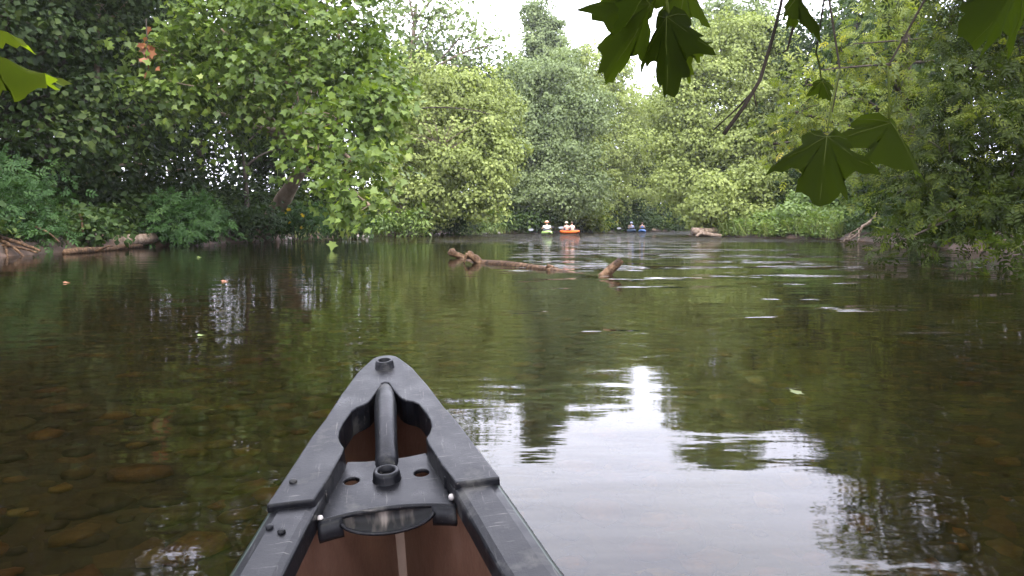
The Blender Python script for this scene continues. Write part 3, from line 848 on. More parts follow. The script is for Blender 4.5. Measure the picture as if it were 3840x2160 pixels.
# ------------------------------------------------------------------ the wood behind: copies of a few trees
def proto(name, seed, h, r, leaf, size, lab, grp):
    root = empty(name, (0, 0, 0), lab, 'tree', grp)
    L = []
    n_ = 9
    for i in range(n_):
        t = .28 + .72 * (i + .5) / n_
        a = i * 2.4 + seed
        rr_ = r * (1 - .55 * abs(t - .5) * 1.6) * .6
        L.append((np.array([math.cos(a) * rr_ * .9, math.sin(a) * rr_ * .9, h * t]), np.array([r * .52, r * .52, h * .13])))
    C, D = clumps(L, .75, 1.15, .6)
    P, A, N, S, ti = spray(C, D, 22, 1.15, size, .4)
    cr = leaves('crown', P, A, N, S, T_DIAMOND, ti, LM[leaf], root)
    mb = MB()
    mb.tube(bez((0, 0, -.4), (.4 * math.cos(seed), .4 * math.sin(seed), h * .5), (0, 0, h * .92), 10), np.linspace(.30, .07, 10), 7, wob=.05)
    for c, r_ in L:
        st = np.array([0, 0, max(1.5, c[2] - 1.8)])
        mb.tube(bez(st, (st + c) / 2 + np.array([0, 0, .3]), c, 5), [.11, .09, .07, .05, .03], 5)
    mb.build('trunk', BARK, root)
    return root, h
LABP = ('wooded bank tree standing behind the front row of the left bank', 'trees in the wood behind the left bank')
LABR = ('wooded bank tree standing behind the front row of the right bank', 'trees in the wood behind the right bank')
LABF = ('distant tree in the wood beyond the river bend', 'trees in the wood beyond the bend')
protos = [proto('woodland_tree', 1.0, 17, 4.6, 'dark', .34, *LABP), proto('woodland_tree', 2.3, 15, 4.2, 'weed', .34, *LABP), proto('woodland_tree', 4.1, 19, 5.0, 'dark', .36, *LABP)]
used = [False] * 3
def put(k, x, y, hh, lab):
    src, h = protos[k]
    kids = [c for c in COL.objects if c.parent == src] if not used[k] else KIDS[k]
    if not used[k]:
        used[k] = True; KIDS[k] = kids; root = src
    else:
        root = src.copy(); COL.objects.link(root)
        for c in kids:
            cc_ = c.copy(); COL.objects.link(cc_); cc_.parent = root
    s_ = hh / h
    root.location = (x, y, gz(x, y) - .1)
    root.scale = (s_ * rng.uniform(.9, 1.15), s_ * rng.uniform(.9, 1.15), s_)
    root.rotation_euler = (0, 0, rng.uniform(0, 6.28))
    root['label'], root['group'] = lab
KIDS = {}
def row(xs_, ys_, hmin, hmax, lab, mind=1.5):
    for x, y in zip(xs_, ys_):
        x += rng.normal(0, .9); y += rng.normal(0, .9)
        if bank_d([[x, y]])[0] < mind: continue
        put(int(rng.integers(0, 3)), x, y, rng.uniform(hmin, hmax), lab)
# left: two staggered rows following the bank
for off, st in ((8.5, 5.5), (14.5, 6.5)):
    t = np.arange(16, 92, st)
    lx = np.interp(t, LEFT[:, 1], LEFT[:, 0])
    row(lx - off, t + off * .35, 13, 18, LABP)
row(np.arange(-6, 16, 5.5), np.interp(np.arange(-6, 16, 5.5), LEFT[:, 0], LEFT[:, 1]) + 24, 13, 17, LABF)
row(np.arange(16, 64, 6.5), np.interp(np.arange(16, 64, 6.5), LEFT[9:, 0], LEFT[9:, 1]) + 9, 11, 14, LABF)
row(np.arange(10, 80, 8.0), np.interp(np.arange(10, 80, 8.0), LEFT[9:, 0], LEFT[9:, 1]) + 18, 12, 16, LABF)
# left bank beside and behind the viewer (they shade and mirror in the near water)
row(np.full(4, -18.0), np.array([-14., -6, 2, 10]), 14, 18, LABP)
# right
t = np.arange(20, 80, 6.5)
rx = np.interp(t, RIGHT[:, 1], RIGHT[:, 0])
row(rx + 9, t, 13, 17, LABR)
row(rx + 15, t + 3, 15, 19, LABR)
row(np.full(3, 18.5), np.array([-8., 0, 9]), 13, 17, LABR)

# ------------------------------------------------------------------ rocks, logs, roots
rk = [stone_mesh('bank_rock', 40 + s, 2, .55) for s in range(4)]
for me in rk: me.materials.append(ROCK)
def rock(px, py, wpx, lab, grp=None, mat=None, flat=1.0, name='bank_rock'):
    q = on_water(px, py)
    s_ = wpx / F_PX * q[1]
    o = link(name, rk[int(rng.integers(0, 4))] if mat is None else mat)
    o.location = (q[0], q[1], .0 + s_ * .06); o.scale = (s_, s_ * .8, s_ * flat)
    o.rotation_euler = (0, 0, rng.uniform(0, 6.28))
    tag(o, lab, 'rock', grp)
rock(805, 908, 60, 'flat pale rock at the waterline right of the rounded blue green shrub', None, None, .6)
for px, py, w in ((1238, 889, 22), (1275, 889, 18), (1345, 888, 24), (1372, 889, 30), (1075, 898, 34), (1560, 882, 18), (1640, 880, 22), (1668, 879, 16), (1705, 878, 20), (1745, 877, 18), (1815, 877, 26), (1870, 875, 18), (1905, 874, 20),
                 (1935, 874, 16), (2215, 869, 14), (2245, 868, 14), (2312, 867, 12), (2340, 866, 14)):
    rock(px, py, w, 'small pale stone at the waterline below the left bank trees', 'stones along the left waterline')
gb = [stone_mesh('grey_boulder', 60 + s, 2, .7) for s in range(2)]
for me in gb: me.materials.append(GREYROCK)
for px, py, w, lab, k in ((2016, 872, 40, 'grey boulder in the river left of the lime kayak', 0), (2092, 871, 34, 'grey boulder in the river between the lime and orange kayaks', 1)):
    q = on_water(px, py); s_ = w / F_PX * q[1]
    o = link('grey_boulder', gb[k]); o.location = (q[0], q[1], .18 if k == 0 else .1); o.scale = (s_ * 1.1, s_ * .8, s_ * .75 if k == 0 else s_ * .5)
    tag(o, lab, 'boulder')

def noisy(a, b, n, amp, sag=0.0):
    a, b = np.asarray(a, float), np.asarray(b, float)
    t = np.linspace(0, 1, n)[:, None]
    p_ = a + (b - a) * t
    w_ = rng.standard_normal((n, 3)) * amp
    w_[0] = 0; w_[-1] = 0
    return p_ + w_ + np.array([0, 0, sag]) * (4 * t * (1 - t))

# long pale log lying along the left bank
a_, b_ = W(-60, 945, 21.8), W(575, 898, 29.2)
a_[2], b_[2] = .16, .30
root = empty('bank_log', tuple(a_), 'long pale brown log lying along the left waterline', 'log')
mb = MB(); mb.tube(noisy(a_, b_, 14, .025), np.linspace(.30, .20, 14), 12, wob=.05); mb.build('trunk', DEADW, root, a_)
for u, v_ in ((.45, .55), (.12, -.5)):
    q = a_ + (b_ - a_) * u
    mb = MB(); mb.tube(noisy(q, q + np.array([v_ * .6, .5, .35]), 6, .03), np.linspace(.09, .03, 6), 6, wob=.08); mb.build('broken_branch', DEADW, root, a_)
# second low root slab in front of it
a_, b_ = on_water(230, 955), on_water(520, 930)
root = empty('drift_plank', tuple(a_), 'dark wet drift wood under the long pale bank log', 'driftwood')
mb = MB(); mb.tube(noisy(a_ + [0, .2, .04], b_ + [0, .2, .06], 10, .02), np.linspace(.10, .07, 10), 7, wob=.1); mb.build('trunk', WETW, root, a_)
mb = MB(); mb.tube(noisy(a_ + [.8, .25, .08], a_ + [1.3, .2, .22], 5, .02), np.linspace(.05, .02, 5), 5); mb.build('broken_branch', WETW, root, a_)
# root tangle
a_ = np.array([W(-20, 900, 21)[0], 21.0, .35])
root = empty('exposed_roots', tuple(a_), 'tangle of bare pale roots at the water edge on the left bank', 'roots')
for s_, e_, r0 in (((-40, 880, 21.5), (150, 940, 20.6), .07), ((0, 905, 21), (90, 965, 20.2), .06), ((-30, 920, 20.8), (140, 948, 20.4), .05), ((40, 870, 22), (100, 925, 21), .04), ((130, 850, 22.5), (225, 910, 21.6), .035),
                   ((60, 868, 22.3), (130, 852, 22.6), .025), ((20, 930, 20.6), (30, 970, 20.2), .05), ((300, 800, 25), (310, 870, 24), .05)):
    mb = MB(); p0, p1 = W(*s_), W(*e_)
    mb.tube(bez(p0, (p0 + p1) / 2 + np.array([0, 0, .12]) + .05 * rng.standard_normal(3), p1, 8), np.linspace(r0, r0 * .5, 8), 6, wob=.08); mb.build('root', WETW, root, a_)

# snag in mid river
q0, q1, q2 = on_water(1800, 985), on_water(2080, 1012), on_water(2250, 1032)
root = empty('drift_log', tuple(q1), 'sunken drift log breaking the surface in mid river', 'log')
pts = np.array([on_water(1690, 962) + [0, 0, -.12], q0 + [0, 0, -.01], (q0 * .6 + q1 * .4) + [0, 0, .01], (q0 * .25 + q1 * .75) + [0, 0, .0], q1 + [0, 0, -.03], (q1 + q2) / 2 + [0, 0, -.06], q2 + [0, 0, -.08], on_water(2300, 1045) + [0, 0, -.22]])
mb = MB(); mb.tube(pts, [.075, .08, .08, .075, .07, .07, .075, .075], 9, wob=.09); mb.build('trunk', WETW, root, q1)
def stub(px0, py0, px1, py1, dep, r0, r1, under=.12, bend=0.0, part='branch', knob=False):
    a_, b_ = W(px0, py0, dep), W(px1, py1, dep)
    d_ = (b_ - a_) / np.linalg.norm(b_ - a_)
    a_ = a_ - d_ * under
    mb = MB()
    pts_ = bez(a_, (a_ + b_) / 2 + np.array([0, 0, bend]), b_, 8) + rng.normal(0, .008, (8, 3))
    rr_ = np.linspace(r0, r1, 8)
    if knob: rr_[-2] *= 1.25; rr_[-1] *= .8
    mb.tube(pts_, rr_, 11, wob=.12)
    mb.build(part, WETW, root, q1)
dS = on_water(2270, 1030)[1]
stub(2245, 1040, 2328, 974, dS, .105, .058, .25, -.08, 'upright_stump')
stub(1800, 988, 1748, 948, on_water(1790, 986)[1], .075, .085, .2, .05, knob=True)
stub(1752, 950, 1740, 985, on_water(1790, 986)[1] - .1, .03, .02, 0)
stub(1735, 968, 1683, 941, on_water(1730, 968)[1], .085, .075, .2, .02, knob=True)
stub(2085, 1010, 2050, 995, on_water(2070, 1010)[1], .03, .05, .1)
stub(2072, 1012, 2078, 1000, on_water(2070, 1010)[1] - .15, .03, .015, .08)

# log pile on the right bank point
lp = on_water(2660, 888.5)
d0 = lp[1]
root = empty('beached_log', tuple(lp), 'thick bleached log lying on top of the log pile by the pale grass', 'log')
mb = MB(); mb.tube(noisy(W(2598, 868, d0 + .3), W(2740, 868, d0 + 1.5), 8, .02), np.linspace(.26, .21, 8), 10, wob=.06); mb.build('trunk', DEADW, root, lp)
mb = MB(); mb.tube(noisy(W(2640, 862, d0 + .4), W(2612, 884, d0 - .2), 5, .02), np.linspace(.09, .06, 5), 6); mb.build('branch', DEADW, root, lp)
root = empty('beached_log', tuple(lp), 'smaller pale forked log propped under the thick log of the pile', 'log')
mb = MB(); mb.tube(noisy(W(2625, 874, d0 - .1), W(2705, 886, d0 - .5), 6, .02), np.linspace(.17, .12, 6), 8, wob=.06); mb.build('trunk', DEADW, root, lp)
mb = MB(); mb.tube(noisy(W(2632, 874, d0 - .2), W(2610, 886, d0 - .5), 5, .02), np.linspace(.09, .07, 5), 6); mb.build('branch', DEADW, root, lp)
# fallen brushy snag on the right bank
sq = on_water(3190, 908)
root = empty('fallen_snag', tuple(sq), 'grey brown fallen snag with bare branches reaching into the water on the right bank', 'driftwood')
for s_, e_, r0 in (((3290, 800, 39.5), (3185, 900, 37.2), .09), ((3225, 865, 38), (3215, 912, 36.6), .05), ((3200, 880, 37.6), (3150, 908, 37), .05), ((3330, 860, 38), (3270, 915, 36), .07), ((3310, 850, 38.5), (3370, 905, 36), .06), ((3240, 850, 38.4), (3170, 890, 37.4), .035)):
    mb = MB(); p0, p1 = W(*s_), W(*e_)
    mb.tube(noisy(p0, p1, 7, .05), np.linspace(r0, r0 * .5, 7), 6, wob=.08); mb.build('branch', DEADW, root, sq)

# dead leaf bunch in the sycamore and a bare twig bush in the box elder
q = W(553, 205, 29.6)
n_ = 26
P_ = q + rng.standard_normal((n_, 3)) * [.11, .15, .34]
root = empty('dead_leaf_bunch', tuple(q), 'hanging bunch of dead rust brown leaves in the sycamore', 'leaves')
leaves('dead_leaves', P_, rng.standard_normal((n_, 3)) * .4 + [0, 0, -1.0], rng.standard_normal((n_, 3)) + [0, -1, .2], rng.uniform(.18, .32, n_), T_MAPLE, rng.random(n_), LM['dead'], root, q)
mb = MB(); mb.tube([q + np.array([0, 0, 1.3]), q + np.array([0, 0, .2]), q + np.array([.05, 0, -.6])], [.02, .02, .008], 5); mb.build('twig', BARK, root, q)
q = W(1655, 560, 55)
root = empty('dead_twig_spray', tuple(q), 'spray of bare straw coloured twigs against the box elder', 'twigs')
for k in range(34):
    e_ = W(1655 + rng.normal(0, 70), 470 + rng.normal(0, 45), 54.5 + rng.normal(0, .5))
    mb = MB(); mb.tube(bez(q + rng.normal(0, .15, 3), (q + e_) / 2 + rng.normal(0, .25, 3), e_, 5), [.03, .024, .018, .012, .006], 4, cap=False); mb.build('twig', DEADW, root, q)

# ------------------------------------------------------------------ kayaks, people, paddles
def plain(name, col, rough=.5, spec=.4, var=.12):
    c = np.array(col)
    return solid_mat(name, [(.3, tuple(c * (1 - var))), (.7, tuple(np.minimum(c * (1 + var), .9)))], 12, rough, spec)
SKIN = plain('skin', (.52, .31, .23), .55)
HAIR = plain('hair', (.10, .065, .04), .6)
WHITE = plain('white_cloth', (.80, .80, .78), .8, .2, .05)
PINK = plain('salmon_cloth', (.62, .36, .30), .8, .2)
TAN = plain('tan_cloth', (.60, .46, .36), .8, .2)
BLUEC = plain('blue_cloth', (.10, .22, .55), .8, .2)
CREAM = plain('cream_hat', (.58, .50, .37), .85, .15, .06)
REDC = plain('red_brim', (.60, .16, .08), .8, .2)
SHORTS = plain('dark_shorts', (.06, .07, .10), .85, .15)
LIME = plain('lime_plastic', (.52, .75, .22), .35, .5, .06)
ORANGE = plain('orange_plastic', (.80, .16, .03), .35, .5, .06)
BLUEP = plain('blue_plastic', (.06, .20, .55), .35, .5, .06)
PALEB = plain('pale_blue_cloth', (.42, .46, .66), .8, .2, .08)
BLACKP = plain('black_plastic', (.02, .02, .022), .45, .4)

def kayak(name, label, loc, yaw, mat, L=2.9, Wd=.76):
    root = empty(name, loc, label, 'kayak'); root.rotation_euler = (0, 0, yaw)
    mb = MB()
    ns, nr = 17, 14
    vs, fs = [], []
    for i in range(ns):
        t = -1 + 2 * i / (ns - 1)
        w_ = Wd / 2 * max(0, 1 - abs(t) ** 2.6) ** .6 + .012
        rise = .10 * abs(t) ** 3
        for j in range(nr):
            a = 2 * np.pi * j / nr
            c_, s_ = math.cos(a), math.sin(a)
            z = (.16 * max(0, 1 - abs(t) ** 5) ** .5 + .03) * np.sign(s_) * abs(s_) ** .7 * (1.0 if s_ > 0 else .75) + .10 + rise
            vs.append((w_ * np.sign(c_) * abs(c_) ** .8, t * L / 2, z))
    for i in range(ns - 1):
        for j in range(nr):
            k = (j + 1) % nr
            fs.append((i * nr + j, i * nr + k, (i + 1) * nr + k, (i + 1) * nr + j))
    fs += [tuple(range(nr)), tuple((ns - 1) * nr + j for j in range(nr - 1, -1, -1))]
    mb.add(vs, fs); mb.build('hull', mat, root)
    mb = MB()
    a = np.linspace(0, 2 * np.pi, 25)
    mb.tube(np.c_[np.cos(a) * Wd * .36, np.sin(a) * .55, np.full(25, .275)], .022, 6, cap=False); mb.build('cockpit_rim', BLACKP, root)
    mb = MB(); mb.box((0, -.30, .36), (.40, .06, .26), Euler((rad(-12), 0, 0)).to_matrix()); mb.build('seat_back', BLACKP, root, smooth=False)
    for s_ in (-1, 1):
        mb = MB(); mb.tube([(0, s_ * (L / 2 - .12), .24), (0, s_ * (L / 2 - .2), .30), (0, s_ * (L / 2 - .28), .24)], .014, 5); mb.build('grab_loop', BLACKP, root)
    return root

def skin_mesh(name, verts, edges_, radii, mat, parent, root_i=0, sub=1):
    me = bpy.data.meshes.new(name)
    me.from_pydata(verts, edges_, [])
    o = link(name, me, mat, parent)
    o.modifiers.new('skin', 'SKIN')
    o.modifiers['skin'].use_smooth_shade = True
    ly = me.skin_vertices[0] if len(me.skin_vertices) else None
    if ly is None:
        bpy.context.view_layer.objects.active = o
        bpy.ops.mesh.customdata_skin_add(); ly = me.skin_vertices[0]
    for i, r_ in enumerate(radii): ly.data[i].radius = (r_, r_) if np.isscalar(r_) else r_
    ly.data[root_i].use_root = True
    s_ = o.modifiers.new('sub', 'SUBSURF'); s_.levels = sub; s_.render_levels = sub
    return o

def person(label, loc, yaw, shirt, hat=None, brim=None, lean=0.0, turn=0.0, group=None, arm=(.05, .05), bare=False):
    """seated, legs forward, hands out in front on a paddle; origin under the pelvis, +Y forward"""
    root = empty('person', loc, label, 'person', group); root.rotation_euler = (0, 0, yaw)
    V_ = [(0, 0, .11), (0, .0, .26), (0, .01 + lean * .3, .44), (0, .02 + lean * .5, .53), (0, .035 + lean * .6, .62), (0, .05 + lean * .65, .72), (0, .055 + lean * .65, .83)]
    E_ = [(0, 1), (1, 2), (2, 3), (3, 4), (4, 5), (5, 6)]
    R_ = [(.16, .13), (.14, .105), (.17, .11), (.12, .08), (.055, .055), (.078, .095), (.062, .075)]
    for s_, ah in ((-1, arm[0]), (1, arm[1])):
        k = len(V_)
        V_ += [(s_ * .185, .01 + lean * .45, .49), (s_ * .28, .06 + lean * .4, .29), (s_ * .27, .30 + lean * .3, .27 + ah), (s_ * .26, .38 + lean * .3, .28 + ah)]
        E_ += [(2, k), (k, k + 1), (k + 1, k + 2), (k + 2, k + 3)]
        R_ += [.062, .045, .033, .036]
    for s_ in (-1, 1):
        k = len(V_)
        V_ += [(s_ * .10, .06, .10), (s_ * .14, .46, .20), (s_ * .13, .85, .08), (s_ * .13, .93, .14)]
        E_ += [(0, k), (k, k + 1), (k + 1, k + 2), (k + 2, k + 3)]
        R_ += [.085, .062, .042, .04]
    skin_mesh('body', V_, E_, R_, SKIN, root)
    # fingers closed on the shaft
    for s_, ah in ((-1, arm[0]), (1, arm[1])):
        mb = MB()
        for f_ in range(4):
            x = s_ * .26 + (f_ - 1.5) * .021
            y0, z0 = .40 + lean * .3, .28 + ah
            mb.tube([(x, y0 - .02, z0 + .025), (x, y0 + .025, z0 + .03), (x, y0 + .045, z0), (x, y0 + .02, z0 - .022)], [.010, .010, .009, .007], 5)
        mb.tube([(s_ * .22, .385 + lean * .3, .27 + ah), (s_ * .215, .42 + lean * .3, .262 + ah), (s_ * .235, .44 + lean * .3, .262 + ah)], [.011, .010, .008], 5)
        mb.build('fingers', SKIN, root)
    # head details
    hc = np.array([0, .055 + lean * .65, .765])
    ct, st = math.cos(turn), math.sin(turn)
    def hp(x, y, z): return hc + np.array([x * ct - y * st, x * st + y * ct, z])
    mb = MB(); mb.tube([hp(0, .095, .015), hp(0, .118, -.018), hp(0, .10, -.03)], [.012, .016, .012], 5); mb.build('nose', SKIN, root)
    for s_ in (-1, 1):
        mb = MB(); mb.tube([hp(s_ * .084, 0, .02), hp(s_ * .094, -.01, 0), hp(s_ * .084, 0, -.03)], [.012, .016, .010], 5); mb.build('ear', SKIN, root)
        mb = MB(); mb.tube([hp(s_ * .034, .080, .02), hp(s_ * .034, .092, .02)], [.012, .010], 6); mb.build('eye', BLACKP, root)
    mb = MB(); mb.tube([hp(-.025, .088, -.055), hp(0, .094, -.058), hp(.025, .088, -.055)], [.006, .008, .006], 5); mb.build('mouth', PINK, root)
    # hair: shell round back and top
    bm = bmesh.new(); bmesh.ops.create_uvsphere(bm, u_segments=14, v_segments=9, radius=1.0)
    bmesh.ops.delete(bm, geom=[v_ for v_ in bm.verts if v_.co.y > .45 and v_.co.z < .45], context='VERTS')
    for v_ in bm.verts:
        q_ = hp(v_.co.x * .094, v_.co.y * .112 - .008, v_.co.z * .115 + .018); v_.co = Vector(q_)
    me = bpy.data.meshes.new('hair'); bm.to_mesh(me); bm.free(); link('hair', me, HAIR, root, True)
    if hat is not None:
        mb = MB(); z = hc[2]
        rows_ = [(.112, .03), (.110, .07), (.098, .115), (.06, .14), (.01, .145)]
        nn = 14; vs, fs = [], []
        for r_, dz in rows_:
            for j in range(nn):
                a = 2 * np.pi * j / nn; vs.append(tuple(hp(math.cos(a) * r_, math.sin(a) * r_ * 1.1, dz + .012)))
        for i in range(len(rows_) - 1):
            for j in range(nn): fs.append((i * nn + j, i * nn + (j + 1) % nn, (i + 1) * nn + (j + 1) % nn, (i + 1) * nn + j))
        fs.append(tuple((len(rows_) - 1) * nn + j for j in range(nn)))
        mb.add(vs, fs); h_ = mb.build('hat', hat, root)
        mb = MB(); vs, fs = [], []
        for r_, dz in ((.108, .045), (.19, .025), (.19, .018), (.105, .036)):
            for j in range(nn):
                a = 2 * np.pi * j / nn; vs.append(tuple(hp(math.cos(a) * r_, math.sin(a) * r_ * 1.1, dz)))
        for i in range(4):
            for j in range(nn): fs.append((i * nn + j, i * nn + (j + 1) % nn, ((i + 1) % 4) * nn + (j + 1) % nn, ((i + 1) % 4) * nn + j))
        mb.add(vs, fs); mb.build('brim', brim or hat, h_)
    # clothes
    Vs = [V_[0], V_[1], V_[2], V_[3]]
    Es = [(0, 1), (1, 2), (2, 3)]
    Rs = [(.178, .148), (.165, .125), (.195, .13), (.125, .088)]
    if not bare:
        for b_ in (7, 11):
            k = len(Vs)
            el = np.array(V_[b_]) * .25 + np.array(V_[b_ + 1]) * .75
            Vs += [V_[b_], tuple(el)]; Es += [(2, k), (k, k + 1)]; Rs += [.082, .068]
    skin_mesh('shirt', Vs, Es, Rs, shirt, root)
    Vp = [V_[0], V_[15], V_[16], V_[19], V_[20]]
    skin_mesh('shorts', [Vp[0], Vp[1], tuple(np.array(Vp[1]) * .25 + np.array(Vp[2]) * .75), Vp[3], tuple(np.array(Vp[3]) * .25 + np.array(Vp[4]) * .75)], [(0, 1), (1, 2), (0, 3), (3, 4)], [.178, .10, .082, .10, .082], SHORTS, root)
    return root

def paddle(label, c, yaw, tilt, blade, Lh=1.05, lift=0.0):
    root = empty('kayak_paddle', tuple(c), label, 'paddle'); root.rotation_euler = (0, tilt, yaw)
    mb = MB(); mb.tube([(-Lh, 0, 0), (0, 0, 0), (Lh, 0, 0)], .014, 7); mb.build('shaft', BLACKP, root)
    for s_ in (-1, 1):
        mb = MB()
        prof = [(0, .02), (.08, .07), (.22, .095), (.36, .085), (.43, .04)]
        vs = []
        for zt in (.008, -.008):
            for x, w_ in prof: vs += [(s_ * (Lh - .04 + x), zt, w_), (s_ * (Lh - .04 + x), zt, -w_)]
        fs = []
        m_ = len(prof) * 2
        for i in range(len(prof) - 1):
            fs += [(2 * i, 2 * i + 1, 2 * i + 3, 2 * i + 2), (m_ + 2 * i, m_ + 2 * i + 2, m_ + 2 * i + 3, m_ + 2 * i + 1), (2 * i, 2 * i + 2, m_ + 2 * i + 2, m_ + 2 * i), (2 * i + 1, m_ + 2 * i + 1, m_ + 2 * i + 3, 2 * i + 3)]
        fs += [(0, m_, m_ + 1, 1), (m_ - 2, m_ - 1, 2 * m_ - 1, 2 * m_ - 2)]
        mb.add(vs, fs); mb.build('blade', blade, root, smooth=False)
    return root

def rotv(v_, yaw):
    c_, s_ = math.cos(yaw), math.sin(yaw)
    return np.array([v_[0] * c_ - v_[1] * s_, v_[0] * s_ + v_[1] * c_, v_[2]])

def crew(kloc, yaw, seats, lean=0.0):
    return [tuple(np.array(kloc) + rotv((0, y_, .16), yaw)) for y_ in seats]

KY = rad(6)
k1 = on_water(2053, 880); k1 = (k1[0], k1[1] + 1.2, 0.0)
kayak('kayak', 'lime green kayak paddled away from the canoe', k1, KY, LIME)
s1 = crew(k1, KY, [-.05])[0]
person('person in white shirt and cream hat with orange brim sitting in the lime kayak', s1, KY, WHITE, CREAM, REDC, lean=.05, turn=.6).scale = (1.22, 1.1, 1.04)
paddle('double bladed paddle held by the person in the lime kayak', np.array(s1) + rotv((0, .43, .305), KY), KY, rad(-4), plain('grey_blade', (.25, .27, .30)))
KY2 = rad(24)
k2 = on_water(2140, 877); k2 = (k2[0], k2[1] + 1.2, 0.0)
kayak('kayak', 'orange kayak with two people beside the lime kayak', k2, KY2, ORANGE, 3.4, .8)
s2 = crew(k2, KY2, [.55, -.50])
person('person in salmon shirt and pale hat in the front of the orange kayak', s2[0], KY2, PINK, CREAM, CREAM, lean=.02)
person('bareheaded person in tan top in the rear of the orange kayak', s2[1], KY2, TAN, None, None, lean=.12, turn=-.4)
paddle('double bladed paddle held by the front person in the orange kayak', np.array(s2[0]) + rotv((0, .41, .305), KY2), KY2, rad(6), plain('black_blade', (.03, .03, .035)))
KY3 = rad(-8)
k3 = on_water(2408, 871); k3 = (k3[0], k3[1], 0.0)
kayak('kayak', 'blue kayak near the dark bank at the far bend', k3, KY3, BLUEP)
s3 = crew(k3, KY3, [-.05])[0]
person('person in blue top sitting in the blue kayak', s3, KY3, BLUEC, None, None, bare=True)
paddle('double bladed paddle held by the person in the blue kayak', np.array(s3) + rotv((0, .38, .305), KY3), KY3, rad(8), plain('tan_blade', (.4, .3, .2)))
k4 = (k3[0] - .95, k3[1] + 1.0, 0.0)
kayak('kayak', 'dark blue kayak alongside the blue kayak at the far bend', k4, rad(4), plain('navy_plastic', (.05, .09, .16)), 2.8, .74)
s4 = crew(k4, rad(4), [-.05])[0]
person('person in loose pale blue shirt in the dark blue kayak', s4, rad(4), PALEB, PALEB, PALEB, lean=.1)
paddle('double bladed paddle held by the person in the pale blue shirt', np.array(s4) + rotv((0, .43, .305), rad(4)), rad(4), rad(-3), plain('pale_blade', (.5, .5, .55)))

# small fallen leaves and foam specks drifting
for px, py, s_, lab, mt in ((832, 1057, .10, 'orange brown fallen leaf floating on the calm water', 'dead'), (238, 1062, .09, 'tan fallen leaf floating near the left bank', 'dead'), (740, 966, .12, 'pale green fallen leaf floating off the bank log', 'vine'),
                            (742, 1262, .05, 'tiny pale leaf floating over the cobbles', 'vine'), (2978, 1480, .07, 'pale yellow leaf floating on the right water', 'grass')):
    q = on_water(px, py)
    o = leaves('fallen_leaf', np.array([q + [0, 0, .008]]), np.array([[.7, .6, .05]]), np.array([[.1, -.15, 1.0]]), np.array([s_]), T_MAPLE, np.array([.8]), LM[mt])
    o.data.transform(Matrix.Translation(-Vector(q))); o.location = q
    tag(o, lab, 'leaf')

# ------------------------------------------------------------------ the canoe we sit in
m_gun, nt, out = new_mat('black_canoe_plastic')
v = mapped(nt, (1, 1, 1))
p = nt.nodes.new('ShaderNodeBsdfPrincipled')
scr = noise(nt, mapped(nt, (240, 14, 60), rot=(0, 0, .5)), 1.0, 6, .7)
scr2 = noise(nt, mapped(nt, (16, 200, 60), rot=(0, 0, -.35)), 1.0, 6, .7)
dust = noise(nt, v, 14, 7, .65)
mxx = nt.nodes.new('ShaderNodeMath'); mxx.operation = 'MAXIMUM'
nt.links.new(scr, mxx.inputs[0]); nt.links.new(scr2, mxx.inputs[1])
c1 = ramp(nt, mxx.outputs[0], [(.56, G(.003, .003, .004)), (.62, G(.010, .010, .012)), (.70, G(.13, .12, .11))])
c2 = ramp(nt, dust, [(.42, G(.003, .003, .004)), (.56, G(.008, .0085, .011)), (.68, G(.060, .058, .055))])
mx = nt.nodes.new('ShaderNodeMix'); mx.data_type = 'RGBA'; mx.blend_type = 'LIGHTEN'; mx.inputs['Factor'].default_value = .8
nt.links.new(c2, mx.inputs['A']); nt.links.new(c1, mx.inputs['B'])
nt.links.new(mx.outputs['Result'], p.inputs['Base Color'])
rr = nt.nodes.new('ShaderNodeMapRange'); rr.inputs['From Min'].default_value = .3; rr.inputs['From Max'].default_value = .7; rr.inputs['To Min'].default_value = .22; rr.inputs['To Max'].default_value = .55
nt.links.new(dust, rr.inputs['Value']); nt.links.new(rr.outputs[0], p.inputs['Roughness'])
p.inputs['Specular IOR Level'].default_value = .18
nt.links.new(bump(nt, noise(nt, v, 160, 4, .7), .0005, .5, bump(nt, scr, .0006, .5)), p.inputs['Normal'])
nt.links.new(p.outputs[0], out.inputs['Surface'])

m_hull, nt, out = new_mat('brown_canoe_hull')
v = mapped(nt, (1, 1, 1))
p = nt.nodes.new('ShaderNodeBsdfPrincipled')
nt.links.new(ramp(nt, noise(nt, v, 9, 7, .65), [(.3, G(.170, .090, .058)), (.55, G(.250, .138, .094)), (.8, G(.33, .205, .150))]), p.inputs['Base Color'])
p.inputs['Roughness'].default_value = .55
nt.links.new(bump(nt, noise(nt, v, 60, 5), .002), p.inputs['Normal'])
nt.links.new(p.outputs[0], out.inputs['Surface'])
m_keel = plain('pale_keel_line', (.34, .24, .19), .6)
m_bolt = plain('steel_bolt', (.45, .42, .40), .4, .6)
m_hole = plain('hole_dark', (.02, .015, .012), .8)

kz = CAN_T.copy(); kz[2] = 0
canoe = empty('canoe', tuple(kz), 'black edged canoe with brown interior carrying the camera', 'canoe')
cm = Matrix.Translation(Vector(CAN_T - kz)) @ Matrix(CAN_M.tolist()).to_4x4()
def cpart(o, parent=None):
    o.parent = parent or canoe
    o.matrix_local = cm if parent is None else Matrix.Identity(4)
    return o
